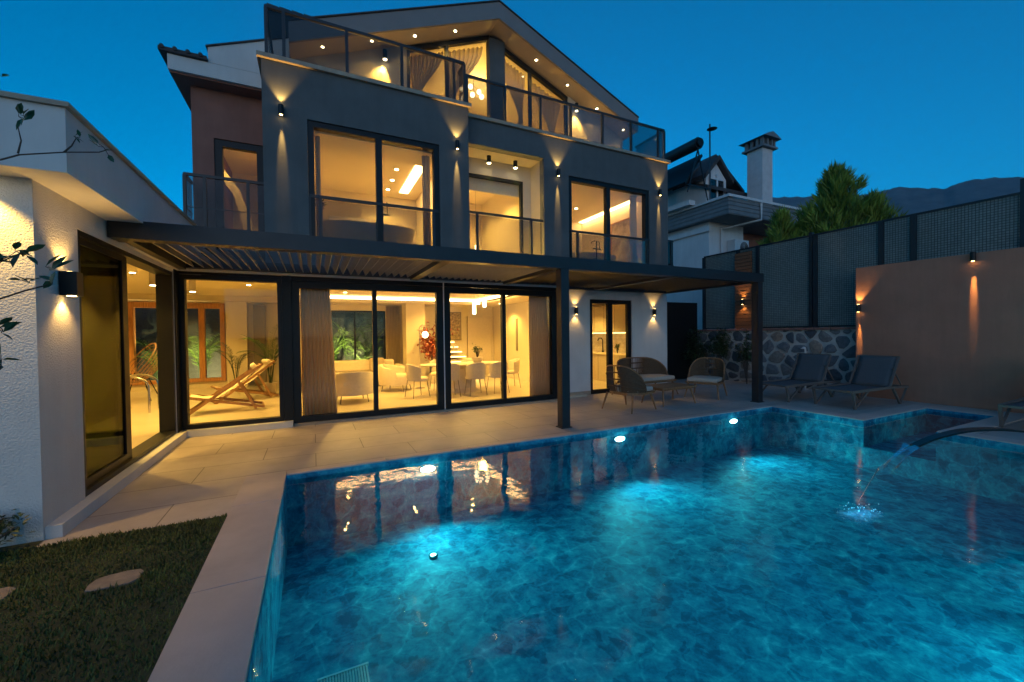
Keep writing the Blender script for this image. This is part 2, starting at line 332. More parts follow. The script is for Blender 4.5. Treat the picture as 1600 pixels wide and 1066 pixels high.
# ------------------------------------------------------------------ ground, deck, pool
PX0, PX1, PY0, PY1 = -.3, 8.4, .3, 5.2
SX0, SX1, SY0, SY1 = 8.4, 10.75, 2.75, 3.65      # shallow wading bay
LX, LY = -.7, 4.27
def poolhole(a, b):
    return not ((PX0 < a < PX1 and PY0 < b < PY1) or (SX0-.1 < a < SX1 and SY0 < b < SY1))
def flat(xs, ys, solid, z):
    mb = MB()
    for i in range(len(xs)-1):
        for j in range(len(ys)-1):
            if solid((xs[i]+xs[i+1])/2, (ys[j]+ys[j+1])/2):
                mb.add([(xs[i],ys[j],z),(xs[i+1],ys[j],z),(xs[i+1],ys[j+1],z),(xs[i],ys[j+1],z)], [(0,1,2,3)])
    return mb
cw = .4
def incope(a, b):
    r1 = PX0-cw < a < PX1+cw and PY0-cw < b < PY1+.0
    return r1 and poolhole(a, b)
xs = sorted({-9, -1.9, LX, PX0, PX1, PX1+cw, SX1, 12.4}); ys = sorted({-6, PY0-cw, PY0, SY0, SY1, LY, PY1, 9.6})
struct('ground', flat([-3000,-9,PX0,PX1,SX1,12.6,3000], [-3000,-6,PY0,SY0,SY1,PY1,15,3000], lambda a,b: poolhole(a,b), -.05), M['ground'])
struct('paving', flat(xs, ys, lambda a,b: poolhole(a,b) and not (a < LX and b < LY) and not (a > LX and a < PX0 and b < LY), 0), M['deck'], weld=True)
cm = MB()
for (x0,x1,y0,y1) in [(-.7,-.303,-.1,1.55),(-.7,-.303,1.554,3.05),(-.7,-.303,3.054,4.45),(-.7,-.303,4.454,5.35)]: cm.box(x0,x1,y0,y1,-.05,.012)
for k in range(8): cm.box(PX0+k*1.0875+.002, PX0+(k+1)*1.0875-.002, PY1+.003, PY1+.15, -.05, .012)
for (x0,x1,y0,y1) in [(PX1+.003,PX1+.3,SY1+.003,PY1),(PX1+.303,SX1+.3,SY1+.003,SY1+.3),(SX1+.003,SX1+.3,SY0,SY1),(PX1+.303,SX1+.3,SY0-.3,SY0-.003),(PX1+.003,PX1+.3,1.4,SY0-.003),(PX1+.003,PX1+.3,PY0,1.396)]: cm.box(x0,x1,y0,y1,-.05,.012)
struct('pool_coping', cm, M['coping'], bevel=.006)
dz = -.80
pb = MB()
pb.add([(PX0,PY0,dz),(PX1,PY0,dz),(PX1,PY1,dz),(PX0,PY1,dz)], [(0,1,2,3)])
struct('pool_floor', pb, M['pooltile'])
pw = MB()
def vq(a, b, z0, z1): pw.add([(*a,z0),(*b,z0),(*b,z1),(*a,z1)], [(0,1,2,3)])
vq((PX0,PY0),(PX0,PY1),dz,-.002); vq((PX0,PY1),(PX1,PY1),dz,-.002); vq((PX1,PY1),(PX1,SY1),dz,-.002); vq((PX1,SY0),(PX1,PY0),dz,-.002); vq((PX1,PY0),(PX0,PY0),dz,-.002)
vq((PX1,SY1),(SX1,SY1),-.45,-.002); vq((SX1,SY1),(SX1,SY0),-.45,-.002); vq((SX1,SY0),(PX1,SY0),-.45,-.002); vq((PX1,SY0),(PX1,SY1),dz,-.45)
pw.add([(PX1,SY0,-.45),(SX1,SY0,-.45),(SX1,SY1,-.45),(PX1,SY1,-.45)], [(0,1,2,3)])
struct('pool_wall', pw, M['pooltile'])
wz = -.055
struct('water', MB().add([(PX0,PY0,wz),(PX1,PY0,wz),(PX1,SY0,wz),(SX1,SY0,wz),(SX1,SY1,wz),(PX1,SY1,wz),(PX1,PY1,wz),(PX0,PY1,wz)], [(0,1,2,3,4,5,6,7)]), M['water'])
# underwater lamps
POOLC = (.15, 1.0, .98)
for i, (x, y, ny, lab) in enumerate([(1.29,5.2,-1,'round white underwater lamp on the pool wall below the sofa window'),(4.43,5.2,-1,'round white underwater lamp on the pool wall right of the middle pergola post'),(7.2,5.2,-1,'round white underwater lamp on the pool wall in front of the coffee table'),
        (1.0,.3,1,None),(2.6,.3,1,None),(4.2,.3,1,None),(5.8,.3,1,None)]):  # near wall lamps are unseen, added to brighten the pool floor
    t = thing('pool_lamp', lab or 'unseen underwater lamp added on the near pool wall to light the floor', 'pool lamp', (x, y, -.17), 'underwater pool lamps')
    def disc(r, d0, d1):
        mb = MB(); n = 20; yy = (y+ny*d0, y+ny*d1)
        vs = [(x+1.15*r*math.cos(2*math.pi*k/n), q, -.17+.45*r*math.sin(2*math.pi*k/n)) for q in yy for k in range(n)]
        return mb.add(vs, [tuple(range(n)), tuple(range(n,2*n))] + [(k,(k+1)%n,n+(k+1)%n,n+k) for k in range(n)])
    disc(.10,.001,.012).build('lamp_ring', M['steel'], t); disc(.08,.013,.02).build('lens', M['poolglow' if ny < 0 else 'smoke'], t)
    light('SPOT', (x, y+ny*.06, -.20), (46 if ny < 0 else 24), POOLC, t, (0, ny, -.05 if ny < 0 else -.85), spot_size=R(150 if ny < 0 else 96), spot_blend=.9, shadow_soft_size=.06)
t = thing('pool_lamp', 'unseen underwater lamp added on the near side of the small wading bay to brighten it', 'pool lamp', (9.6, SY0, -.25), 'underwater pool lamps')
MB().box(9.52,9.68,SY0+.002,SY0+.02,-.29,-.21).build('lens', M['smoke'], t, bevel=.01); light('SPOT', (9.6,SY0+.05,-.25), 2, POOLC, t, (0,1,-.3), spot_size=R(150), spot_blend=.8, shadow_soft_size=.05)  # unseen lamp added to brighten the dark bay water
g = MB()
for k in range(17): g.box(.0+k*.018, .012+k*.018, 2.86, 3.04, dz+.003, dz+.02)
g.box(-.02,.31,2.84,2.858,dz+.003,dz+.022); g.box(-.02,.31,3.042,3.06,dz+.003,dz+.022)
tag(g.build('drain_grate', M['plastic']), 'pale slotted drain grate lying on the pool floor', 'drain grate')
dl = thing('bright_spot_ring', 'small steel ring on the pool floor standing in for a bright spot of light in the water', 'light spot stand-in', (1.1,4.25,dz))  # ring added to stand in for a bright light spot in the water
MB().lathe([(.05,.0),(.05,.015),(.03,.02)], (1.1,4.25,dz+.002), 14).build('ring', M['steel'], dl)

# ------------------------------------------------------------------ lawn
struct('lawn', flat([-9,-1.9,LX-.002],[-6,LY-.002,4.4], lambda a,b: not (b > LY and a > -1.9), .006), M['soil'])
gb = MB()
def blade(x, y, h):
    a = rnd.uniform(0, 6.28); b = rnd.uniform(.1,.8)*h; w_ = rnd.uniform(.0025,.005); dx, dy = math.cos(a), math.sin(a)
    gb.add([(x-dy*w_,y+dx*w_,.004),(x+dy*w_,y-dx*w_,.004),(x+dx*b*.45+dy*w_*.7,y+dy*b*.45-dx*w_*.7,h*.65),(x+dx*b*.45-dy*w_*.7,y+dy*b*.45+dx*w_*.7,h*.65),(x+dx*b,y+dy*b,h)], [(0,1,2,3),(3,2,4)])
stones = [(-1.17,3.44,.13,.1,.3),(-1.85,3.55,.16,.11,-.2)]
cnt = 0
while cnt < 36000:
    x = rnd.uniform(-3.2, LX-.005); y = 4.27 - 3.4*rnd.random()**1.3
    if x < -1.9 and y > 4.38: continue
    if any(abs(x-s[0]) < s[2]+.0 and abs(y-s[1]) < s[3] for s in stones): continue
    if x < -.5 - y*.62 - .6: continue
    pt = math.sin(x*5+y*3)*math.cos(y*6-x*2)
    blade(x, y, rnd.uniform(.014,.034)*(1+.3*pt)); cnt += 1
tag(gb.build('grass', M['grass']), 'dark green mown grass beside the pool coping', 'grass', kind='stuff')
for i, (x, y, a, b, r) in enumerate(stones):
    n = 11; mb = MB(); poly = [(x+a*(1+rnd.uniform(-.12,.12))*math.copysign(abs(math.cos(2*math.pi*k/n+r))**.6, math.cos(2*math.pi*k/n+r)), y+b*(1+rnd.uniform(-.12,.12))*math.copysign(abs(math.sin(2*math.pi*k/n+r))**.6, math.sin(2*math.pi*k/n+r))) for k in range(n)]
    mb.prism(poly, .0, .016, 'z')
    tag(mb.build('stepping_stone', M['step'], bevel=.006), ['flat beige stepping stone in the middle of the lawn','flat beige stepping stone at the left edge of the lawn'][i], 'stepping stone', 'stepping stones in the lawn')

# ------------------------------------------------------------------ house shell
house = thing('house', 'modern three storey house with slate grey upper blocks and a lit glass gable', 'house', (3.6, 8.0, 0))
H = house
def hp(name, mb, mat_, parent=None, label=None, **k):
    o = mb.build(name, mat_, parent or H, **k)
    if label: o['label'] = label
    return o
# ground floor white wall beside the kitchen door
hp('wall', MB().holes(5.14,8.88,0,3.0,[(6.25,7.62,.0,2.4)],8.4,8.6), M['white'], label='white ground floor wall with two wall lamps')
hp('wall', MB().box(8.68,8.88,8.6,14.2,0,6.2), M['white'])
hp('skirting', MB().box(5.14,6.23,8.38,8.398,0.002,.10), M['trim']); hp('skirting', MB().box(7.64,8.9,8.38,8.398,.002,.10), M['trim'])
# left slate block and right slate block
hp('wall', MB().holes(-.7,2.94,2.78,6.2,[(-.03,2.32,3.12,5.33)],8.0,8.2), M['slate'], label='slate grey projecting upper block with large window')
hp('wall', MB().box(-.7,-.5,8.2,9.9,2.78,6.2), M['slate']); hp('wall', MB().box(2.74,2.94,8.2,11.8,2.78,6.2), M['slate'])
hp('wall', MB().holes(2.94,8.88,2.78,6.2,[(2.939,4.93,3.1,5.66),(5.62,8.2,3.12,5.36)],8.35,8.55), M['slate'], label='slate grey upper wall with open loggia')
hp('terrace_slab', MB().box(-.699,2.939,8.001,11.7,6.05,6.249).box(2.9401,8.879,8.351,11.7,6.05,6.249), M['beige'])
hp('parapet_trim', MB().box(-.76,3.0,7.94,8.12,6.2,6.27).box(-.76,-.6,8.12,9.6,6.2,6.27), M['trim'])
hp('parapet_trim', MB().box(3.001,8.94,8.29,8.47,6.2,6.27).box(8.78,8.94,8.47,9.6,6.2,6.27), M['trim'])
hp('floor_slab', MB().box(-1.59,8.67,8.62,14.6,2.80,2.99).box(-1.59,5.13,8.06,8.615,2.80,2.99), M['anth'])
# loggia
hp('loggia_ceiling', MB().box(2.94,5.1,8.551,9.2,5.66,5.8), M['ceil'])
hp('loggia_wall', MB().box(4.93,5.1,8.551,9.2,3.1,5.66), M['beige'])
hp('loggia_back', MB().holes(2.941,4.929,3.0,5.66,[(2.96,4.72,3.1,5.30)],9.0,9.16), M['beige'])
hp('loggia_floor', MB().box(2.941,4.929,8.36,9.0,2.99,3.1), M['nwhite'])
# left upper clay wall
hp('wall', MB().holes(-2.05,-.5,2.9,6.47,[(-1.7,-.85,3.1,5.5)],9.9,10.1), M['clay'], label='clay red upper wall beside the slate block')
hp('wall', MB().box(-2.05,-1.85,10.1,14.6,2.9,6.47), M['clay'])
hp('eave_slab', MB().box(-2.3,-.3,9.5,9.62,6.47,6.74).box(-2.3,-2.18,9.62,14.6,6.47,6.74), M['white'], label='white boxed eave on the left end')
hp('eave_soffit', MB().box(-2.29,-.4,9.56,14.5,6.44,6.469), M['clay'])
# attic gable
AX = 4.13
def zu(x): return 9.10 - .42*abs(x-AX)
TH = .37
def roof(x0, x1, y0, y1):
    pts = sorted({x0, x1, *([AX] if x0 < AX < x1 else [])})
    return MB().prism([(x, zu(x)) for x in pts] + [(x, zu(x)+TH) for x in reversed(pts)], y0, y1)
rf = hp('roof', roof(-.32,8.45,9.06,15), M['soffit'], label='gabled attic roof with recessed downlights in its soffit')
pts = [-.32, AX, 8.45]
hp('fascia', MB().prism([(x, zu(x)-.02) for x in pts] + [(x, zu(x)+TH+.0) for x in reversed(pts)], 9.0, 9.055), M['fascia'], rf)
hp('roof_edge', MB().prism([(x, zu(x)+TH+.004) for x in pts] + [(x, zu(x)+TH+.03) for x in reversed(pts)], 8.97, 15), M['tile_roof'], rf)
hp('gable_wall', MB().prism([(-1.69,6.745),(-.33,6.745),(-.33,zu(-.33)+TH),(-1.69,zu(-1.69)+TH)], 9.5, 9.62), M['white'], label='white raking gable end on the left')
hp('roof_edge', MB().prism([(-1.72,zu(-1.72)+TH+.003),(-.34,zu(-.34)+TH+.003),(-.34,zu(-.34)+TH+.03),(-1.72,zu(-1.72)+TH+.03)], 9.47, 15), M['tile_roof'])
te = MB(); te.box(-2.42,-1.70,9.44,14.6,6.75,6.82)
for k in range(4):
    x = -2.36+k*.19; te.tube([(x,9.42,6.815),(x,14.6,6.815)], .036, 10)
hp('tiled_eave', te, M['tile_roof'], smooth=True)
# short tiled ridge behind the terrace corner
rt_ = MB().prism([(9.9,8.35),(10.5,8.77),(11.1,8.35)], -.80, .40, 'x'); rt_.box(-.76,.36,9.95,11.05,7.3,8.35)
for k in range(5):
    x = -.78+k*.24; rt_.tube([(x,10.5,8.79),(x+.21,10.5,8.79)], [.075,.06], 8)
hp('tiled_ridge', rt_, M['tile_roof'], smooth=True)
hp('roof_vent', MB().box(8.0,8.42,10.2,10.6,7.5,8.02).box(7.92,8.5,10.12,10.68,8.02,8.1), M['tile_roof'])
# attic front wall, left and right of the glass gable
hp('attic_wall', MB().prism([(-.5,6.25),(2.05,6.25),(2.05,zu(2.05)),(-.5,zu(-.5))], 9.6, 9.75), M['beige'], label='beige attic wall left of the glass gable')
hp('attic_wall', MB().prism([(6.47,6.25),(8.4,6.25),(8.4,zu(8.4)),(6.47,zu(6.47))], 9.6, 9.75), M['beige'], label='beige attic wall right of the glass gable')
gx0, gx1 = 2.05, 6.47
zt = lambda x: zu(x)-.02
gf = MB()
gf.bar((gx0,9.67,zt(gx0)-.05),(AX,9.67,zt(AX)-.05),.10,.1); gf.bar((AX,9.67,zt(AX)-.05),(gx1,9.67,zt(gx1)-.05),.10,.1)
for x in (gx0+.04, 3.02, 5.3, gx1-.04): gf.box(x-.04,x+.04,9.63,9.71,6.25,zt(x)-.04)
gf.box(gx0,gx1,9.63,9.71,6.25,6.32)
gw = hp('gable_window', gf, M['anth'], label='tall pointed attic window divided by a dark central column')
hp('central_column', MB().box(4.08,4.5,9.5,9.72,6.25,zt(4.45)), M['slate'], gw)
for a, b in ((gx0+.08,2.98),(3.06,4.08),(4.5,5.26),(5.34,gx1-.08)):
    q = [(a,6.32),(b,6.32)] + ([(b,zt(b)-.1),(a,zt(a)-.1)])
    hp('pane', MB().prism(q, 9.665, 9.675), M['glass'], gw)
# windows -----------------------------------------------------------
def window(x0, x1, z0, z1, y, mull, fr=.07, d=.10, pane='glass', name='window', label=None, ax='y', parent=None, panemats=None, mw=None):
    mb = MB(); mw = mw or fr*1.1
    def bx(m, a0, a1, t0, t1, c0, c1): m.box(a0,a1,t0,t1,c0,c1) if ax == 'y' else m.box(t0,t1,a0,a1,c0,c1)
    bx(mb, x0, x0+fr, y, y+d, z0, z1); bx(mb, x1-fr, x1, y, y+d, z0, z1); bx(mb, x0+fr, x1-fr, y, y+d, z1-fr, z1); bx(mb, x0+fr, x1-fr, y, y+d, z0, z0+fr)
    e = [x0+fr]
    for m_ in mull: bx(mb, m_-mw/2, m_+mw/2, y+.004, y+d-.004, z0+fr, z1-fr); e += [m_-mw/2, m_+mw/2]
    e.append(x1-fr)
    o = hp(name, mb, M['black'], parent, label)
    for i in range(0, len(e) if pane else 0, 2):
        p = MB(); bx(p, e[i], e[i+1], y+d*.5-.004, y+d*.5+.004, z0+fr, z1-fr); hp('pane', p, M[(panemats or {}).get(i//2, pane)], o)
    return o
window(-.028,2.318,3.121,5.329,8.03,[1.17],.10,.14,label='large upper window of the slate block')
window(5.622,8.198,3.121,5.359,8.38,[6.85],.10,.14,label='upper window of the right block')
window(2.961,4.719,3.101,5.299,9.02,[],.06,.10,label='loggia window with a raised blind')
window(-1.698,-.852,3.101,5.498,9.93,[],.13,.12,label='narrow upper window in the clay red wall')
d1 = window(-.33,2.36,.02,2.52,8.08,[1.05],.12,.12,name='sliding_door',label='sliding glass door in front of the sofa corner', mw=.08)
d2 = window(2.40,5.06,.02,2.52,8.08,[3.735],.12,.12,name='sliding_door',label='sliding glass door in front of the dining table', mw=.08)
for q_ in ((5.061,5.139,8.06,8.6,0,2.8),(-.47,-.331,8.04,8.25,0,2.8),(2.361,2.399,8.12,8.2,0,2.52)): hp('door_column', MB().box(*q_), M['black'])
hp('drain_pipe', MB().tube([(2.38,8.06,.03),(2.38,8.06,2.6)], .012, 8), M['plastic'])
hp('sill', MB().box(-.33,5.06,8.0,8.079,.0,.035), M['trim'])
kd = window(6.252,7.618,.002,2.398,8.44,[6.93],.10,.10,name='kitchen_door',label='narrow glazed kitchen door', mw=.14)
hp('door_header', MB().box(-1.6,5.13,8.07,8.3,2.53,2.8), M['black'])
hp('lintel', MB().box(-.33,5.13,8.3,8.6,2.6,2.8), M['black'])
hp('gutter_strip', MB().box(-1.86,5.1,8.0,8.05,2.60,2.64), M['white'])
hp('roller_blind', MB().box(2.97,4.71,9.17,9.19,4.98,5.29).box(2.97,4.71,9.165,9.2,4.96,4.98), M['cream'])
# railings ----------------------------------------------------------
def railing(pts, posts, z0, z1, gm, label, y_=None, mid=None):
    mb = MB()
    for a, b in zip(pts[:-1], pts[1:]):
        mb.bar((*a,z1),(*b,z1),.045,.05); mb.bar((*a,z0+.03),(*b,z0+.03),.035,.035)
        if mid: mb.bar((*a,mid),(*b,mid),.014,.014)
    for p in posts: mb.box(p[0]-.025,p[0]+.025,p[1]-.025,p[1]+.025,z0,z1-.025)
    o = hp('railing', mb, M['anth'], label=label)
    for a, b in zip(pts[:-1], pts[1:]):
        A, B = Vector((*a,0)), Vector((*b,0)); d = (B-A).normalized(); A += d*.03; B -= d*.03
        hp('glass_panel', MB().bar((A.x,A.y,(z0+z1)/2+.01),(B.x,B.y,(z0+z1)/2+.01),.01,z1-z0-.1), M[gm], o)
railing([(-.62,9.4),(-.62,8.04),(2.88,8.04),(2.88,8.39),(8.8,8.39),(8.8,9.5)], [(-.62,8.04),(-.36,8.04),(.64,8.04),(1.62,8.04),(2.66,8.04),(2.88,8.04),(3.06,8.39),(3.96,8.39),(4.87,8.39),(5.72,8.39),(6.68,8.39),(7.62,8.39),(8.58,8.39),(8.8,8.39)], 6.27, 7.1, 'smoke', 'smoked glass railing round the attic terrace')
railing([(-2.06,9.86),(-2.06,9.34),(-.72,9.34)], [(-2.06,9.34),(-1.76,9.34),(-1.08,9.34),(-.74,9.34)], 3.05, 4.54, 'smoke', 'glass railing of the narrow left balcony', mid=3.95)
railing([(-.02,8.045),(2.30,8.045)], [(-.02,8.045),(.16,8.045),(2.2,8.045)], 3.12, 4.02, 'smoke', 'glass railing across the upper bathroom window')
railing([(2.96,8.40),(4.91,8.40)], [(3.26,8.40),(4.60,8.40)], 3.1, 4.2, 'smoke', 'glass railing across the loggia')
railing([(5.64,8.345),(8.18,8.345)], [(5.86,8.345),(8.1,8.345)], 3.12, 4.03, 'smoke', 'glass railing across the right upper window')
railing([(8.9,9.2),(10.0,9.2),(10.0,10.3)], [(8.95,9.2),(9.9,9.2),(10.0,9.25)], 3.55, 4.33, 'smoke_dark', 'dark glass railing of the small right balcony')
hp('balcony_slab', MB().box(8.881,10.05,9.12,10.4,3.3,3.55), M['black'])
hp('balcony_slab', MB().box(-2.1,-.7,9.28,9.89,2.99,3.06), M['anth'])
# interior shells ----------------------------------------------------
def ipart(name, mb, m): return hp(name, mb, M[m])
# living room X -.47..6.0  Y 8.2..14
ipart('interior_floor', MB().box(-.47,6.0,8.205,14.1,-.02,.05), 'intfloor')
ipart('interior_ceiling', MB().box(-.47,6.0,8.61,9.3,2.55,2.6).box(5.0,6.0,9.3,14,2.55,2.6).box(-.47,5.0,12.9,14,2.55,2.6), 'ceil')
ipart('interior_ceiling', MB().box(-.47,5.2,9.1,13.2,2.74,2.79), 'ceil')
ipart('cove_light', MB().box(-.3,4.95,12.93,12.95,2.64,2.72).box(4.97,4.99,9.4,12.9,2.64,2.72), 'ledhot')
ipart('interior_wall', MB().holes(-.47,3.3,0,2.8,[(.25,2.15,.72,2.36)],14.0,14.15).holes(3.3,6.1,0,2.8,[],14.0,14.15), 'int')
ipart('interior_wall', MB().box(6.0,6.1,8.62,14.0,0,2.8), 'int')
ipart('interior_wall', MB().box(-.55,-.47,8.26,14.6,0,2.8), 'int')
ipart('interior_pillar', MB().box(2.62,3.22,13.0,13.6,.05,2.55), 'int')
window(.252,2.148,.722,2.358,14.02,[1.2],.05,.08,name='garden_window',label='rear window of the living room onto the garden')
ipart('interior_door', MB().box(4.98,5.06,13.90,13.99,.05,2.2).box(5.9,5.98,13.90,13.99,.05,2.2).box(5.06,5.9,13.93,13.99,.05,2.2).box(5.06,5.9,13.90,13.93,2.12,2.2), 'cream')
ipart('door_slot', MB().box(5.975,5.999,11.95,12.05,1.0,2.05), 'darkwall')
ipart('switch_plate', MB().box(4.4,4.62,13.96,13.995,1.55,1.72), 'darkwall')
# lit stair
stm = MB(); led = MB()
for k in range(8):
    stm.box(3.75, 5.15-.13*k, 13.1, 13.94, .05+.165*k+.11, .05+.165*k+.16); led.box(3.75, 5.13-.13*k, 13.115, 13.135, .05+.165*k+.088, .05+.165*k+.108)
st_ = ipart('staircase', stm, 'cream'); hp('step_light', led, M['led'], st_)
# kitchen X 6.1..8.68 Y 8.6..12
ipart('interior_floor', MB().box(6.101,8.68,8.601,12.1,-.02,.05), 'intfloor')
ipart('interior_ceiling', MB().box(6.101,8.68,8.601,12.1,2.58,2.7), 'ceil')
ipart('interior_wall', MB().box(6.101,8.68,12.0,12.1,.05,2.58), 'int')
# upper bathroom left
def uroom(x0, x1, y0, y1, z0, z1, lower, cove):
    ipart('interior_floor', MB().box(x0,x1,y0,y1,z0-.1,z0), 'intfloor')
    ipart('interior_ceiling', MB().box(x0,x1,y0+lower,y1,z1,z1+.1), 'ceil')
    if lower: ipart('ceiling_pelmet', MB().box(x0,x1,y0,y0+lower,z1-.12,z1+.1), 'ceil')
    ipart('interior_wall', MB().box(x0,x1,y1,y1+.1,z0,z1), 'int')
    ipart('interior_wall', MB().box(x0-.06,x0,y0,y1,z0,z1).box(x1,x1+.06,y0,y1,z0,z1), 'int')
uroom(-.42,2.66,8.21,11.6,3.08,5.34,.7,0)
ipart('cove_light', MB().box(2.12,2.34,8.95,11.1,5.325,5.339), 'ledhot')
uroom(5.2,8.6,8.56,12.0,3.08,5.42,.5,0)
ipart('cove_light', MB().box(8.42,8.58,9.3,11.9,5.405,5.419), 'ledhot')
uroom(3.0,4.9,9.17,12.2,3.08,5.66,0,0)
uroom(-1.9,-.72,10.11,13.0,3.08,5.9,0,0)
ipart('arch_rib', MB().prism([(-1.35,3.08),(-1.15,3.08),(-1.25,4.2),(-1.5,5.0),(-1.9,5.6),(-1.9,5.3),(-1.6,4.85),(-1.42,4.1)], 11.4, 11.7), 'beige')
# attic room
ipart('interior_floor', MB().box(.6,7.6,9.76,14.0,6.2,6.26), 'intfloor')
ipart('interior_ceiling', MB().prism([(.6,zu(.6)-.09),(AX,zu(AX)-.09),(7.6,zu(7.6)-.09),(7.6,zu(7.6)-.02),(AX,zu(AX)-.02),(.6,zu(.6)-.02)], 9.76, 14.0), 'ceil')
ipart('interior_wall', MB().prism([(.6,6.25),(7.6,6.25),(7.6,zu(7.6)-.1),(AX,zu(AX)-.1),(.6,zu(.6)-.1)], 13.9, 14.0), 'int')
ipart('interior_wall', MB().box(.5,.6,9.76,14,6.25,7.5).box(7.6,7.7,9.76,14,6.25,7.5), 'int')

# ------------------------------------------------------------------ pool wing
wing = thing('pool_wing', 'low white stucco wing with an overhanging flat roof and corner glazing', 'building', (-3.5, 6, 0)); WG = wing
hp('wall', MB().box(-9,-1.9,4.4,4.6,0,2.77), M['stucco'], WG, weld=True)
hp('wall', MB().holes(4.6,8.0,0,2.77,[(5.05,7.86,.10,2.55)],-2.1,-1.9,'x'), M['stucco'], WG)
hp('flat_roof', MB().box(-9,-1.6,4.13,9.3,2.77,3.24), M['white'], WG)
hp('roof_trim', MB().box(-9,-1.57,4.10,9.3,3.24,3.275), M['trim'], WG)
hp('plinth', MB().box(-1.899,-1.80,4.42,8.0,0,.10).box(-1.9,-.34,7.93,8.03,0,.10), M['white'], WG)
sd_ = window(5.06,7.84,.102,2.548,-2.095,[],.05,.188,ax='x',parent=WG,name='sliding_door',label='sliding glazing on the side of the wing standing half open', pane=None)
for xx in (-2.03, -1.965):
    lf = MB(); lf.box(xx-.018,xx+.018,5.111,5.145,.153,2.497).box(xx-.018,xx+.018,6.14,6.28,.153,2.497).box(xx-.018,xx+.018,5.145,6.14,2.44,2.497).box(xx-.018,xx+.018,5.145,6.14,.153,.23)
    lo_ = hp('door_leaf', lf, M['black'], WG); hp('pane', MB().box(xx-.004,xx+.004,5.145,6.14,.23,2.44), M['green_glass'], lo_)
window(-1.88,-.472,.102,2.548,8.04,[],.07,.14,parent=WG,name='fixed_window',label='square fixed pane beside the wing corner')
hp('corner_post', MB().box(-2.1,-1.885,7.87,8.19,.1,2.77), M['black'], WG)
hp('gutter_strip', MB().box(-1.895,-1.84,5.9,8.0,2.60,2.64), M['white'], WG)
hp('lintel', MB().box(-1.88,-.472,8.05,8.25,2.56,2.79), M['black'], WG)
IPX0, IPX1, IPY0, IPY1 = -8.5, -3.45, 6.4, 11.2
fl = flat(sorted({-9,-2.1,IPX0,IPX1,-.56}), sorted({4.6,8.19,IPY0,IPY1,14.5}), lambda a,b: not (IPX0<a<IPX1 and IPY0<b<IPY1) and not (a > -2.1 and b < 8.19), .1)
hp('interior_floor', fl, M['intfloor'], WG)
ip = MB()
for a, b in (((IPX0,IPY0),(IPX1,IPY0)),((IPX1,IPY0),(IPX1,IPY1)),((IPX1,IPY1),(IPX0,IPY1)),((IPX0,IPY1),(IPX0,IPY0))): ip.add([(*a,-1),(*b,-1),(*b,.1),(*a,.1)], [(0,1,2,3)])
ip.add([(IPX0,IPY0,-1),(IPX1,IPY0,-1),(IPX1,IPY1,-1),(IPX0,IPY1,-1)], [(0,1,2,3)])
hp('indoor_pool', ip, M['bottle'], WG)
hp('indoor_water', MB().add([(IPX0,IPY0,-.12),(IPX1,IPY0,-.12),(IPX1,IPY1,-.12),(IPX0,IPY1,-.12)], [(0,1,2,3)]), M['water'], WG)
hp('interior_ceiling', flat([-9,-2.1,-.56],[4.6,8.19,14.5], lambda a,b: not (a > -2.1 and b < 8.19), 2.74), M['ceil'], WG)
hp('roof_back', MB().box(-9,-1.6,9.301,15,2.76,3.2), M['white'], WG)
bw = MB().holes(-9,-.56,.1,2.74,[(-4.5,-2.32,.28,2.55)],14.5,14.7)
hp('interior_wall', bw, M['int'], WG)
hp('interior_wall', MB().box(-9.1,-9,4.6,14.5,.1,2.74), M['darkwall'], WG)
hp('wall_pier', MB().box(-2.25,-1.75,14.2,14.49,.1,2.74), M['int'], WG)
hp('wall_niche', MB().box(-1.6,-1.3,14.3,14.49,.1,2.5), M['darkwall'], WG)
hp('ceiling_beam', MB().box(-9,-.57,14.0,14.49,2.58,2.739), M['int'], WG)
def wooden(x0, x1, mull):
    mb = MB(); z0, z1 = .285, 2.545; fr = .11
    mb.box(x0,x0+fr,14.45,14.6,z0,z1).box(x1-fr,x1,14.45,14.6,z0,z1).box(x0+fr,x1-fr,14.45,14.6,z1-.15,z1).box(x0+fr,x1-fr,14.45,14.6,z0,z0+.1)
    for m_ in mull: mb.box(m_-.07,m_+.07,14.455,14.595,z0+.1,z1-.15)
    o = hp('wooden_door', mb, M['wood'], WG, 'orange wooden glazed doors at the back of the pool room')
    hp('pane', MB().box(x0+fr,x1-fr,14.52,14.53,z0+.1,z1-.15), M['glass'], o)
wooden(-4.49,-2.33,[-3.5,-2.88])

# ------------------------------------------------------------------ pergola
pg = thing('pergola', 'black steel pergola with slatted roof along the house front', 'pergola', (3.7, 5.75, 0))
BY = 5.62
def pp(name, mb, m, parent=None, **k): return mb.build(name, M[m], parent or pg, **k)
for x in (3.70, 8.70):
    po = pp('post', MB().box(x-.075,x+.075,BY+.01,BY+.16,0,2.60), 'anth'); pp('base_plate', MB().box(x-.10,x+.10,BY-.01,BY+.18,.0015,.014), 'anth', po)
pp('front_beam', MB().box(-1.89,8.80,BY,BY+.17,2.60,2.79), 'anth')
pp('light_strip', MB().box(-1.7,5.2,BY+.171,BY+.19,2.61,2.63), 'trim')
for x in (-1.82, 1.75, 3.70, 6.3, 8.72): pp('cross_beam', MB().box(x-.07,x+.07,BY+.172,7.9,2.605,2.785), 'anth')
pp('rear_beam', MB().box(-1.89,5.14,7.901,8.0,2.645,2.785).box(5.141,8.80,8.2,8.34,2.605,2.785), 'anth')
for x in (6.3, 8.72): pp('cross_beam', MB().box(x-.07,x+.07,7.901,8.2,2.605,2.785), 'anth')
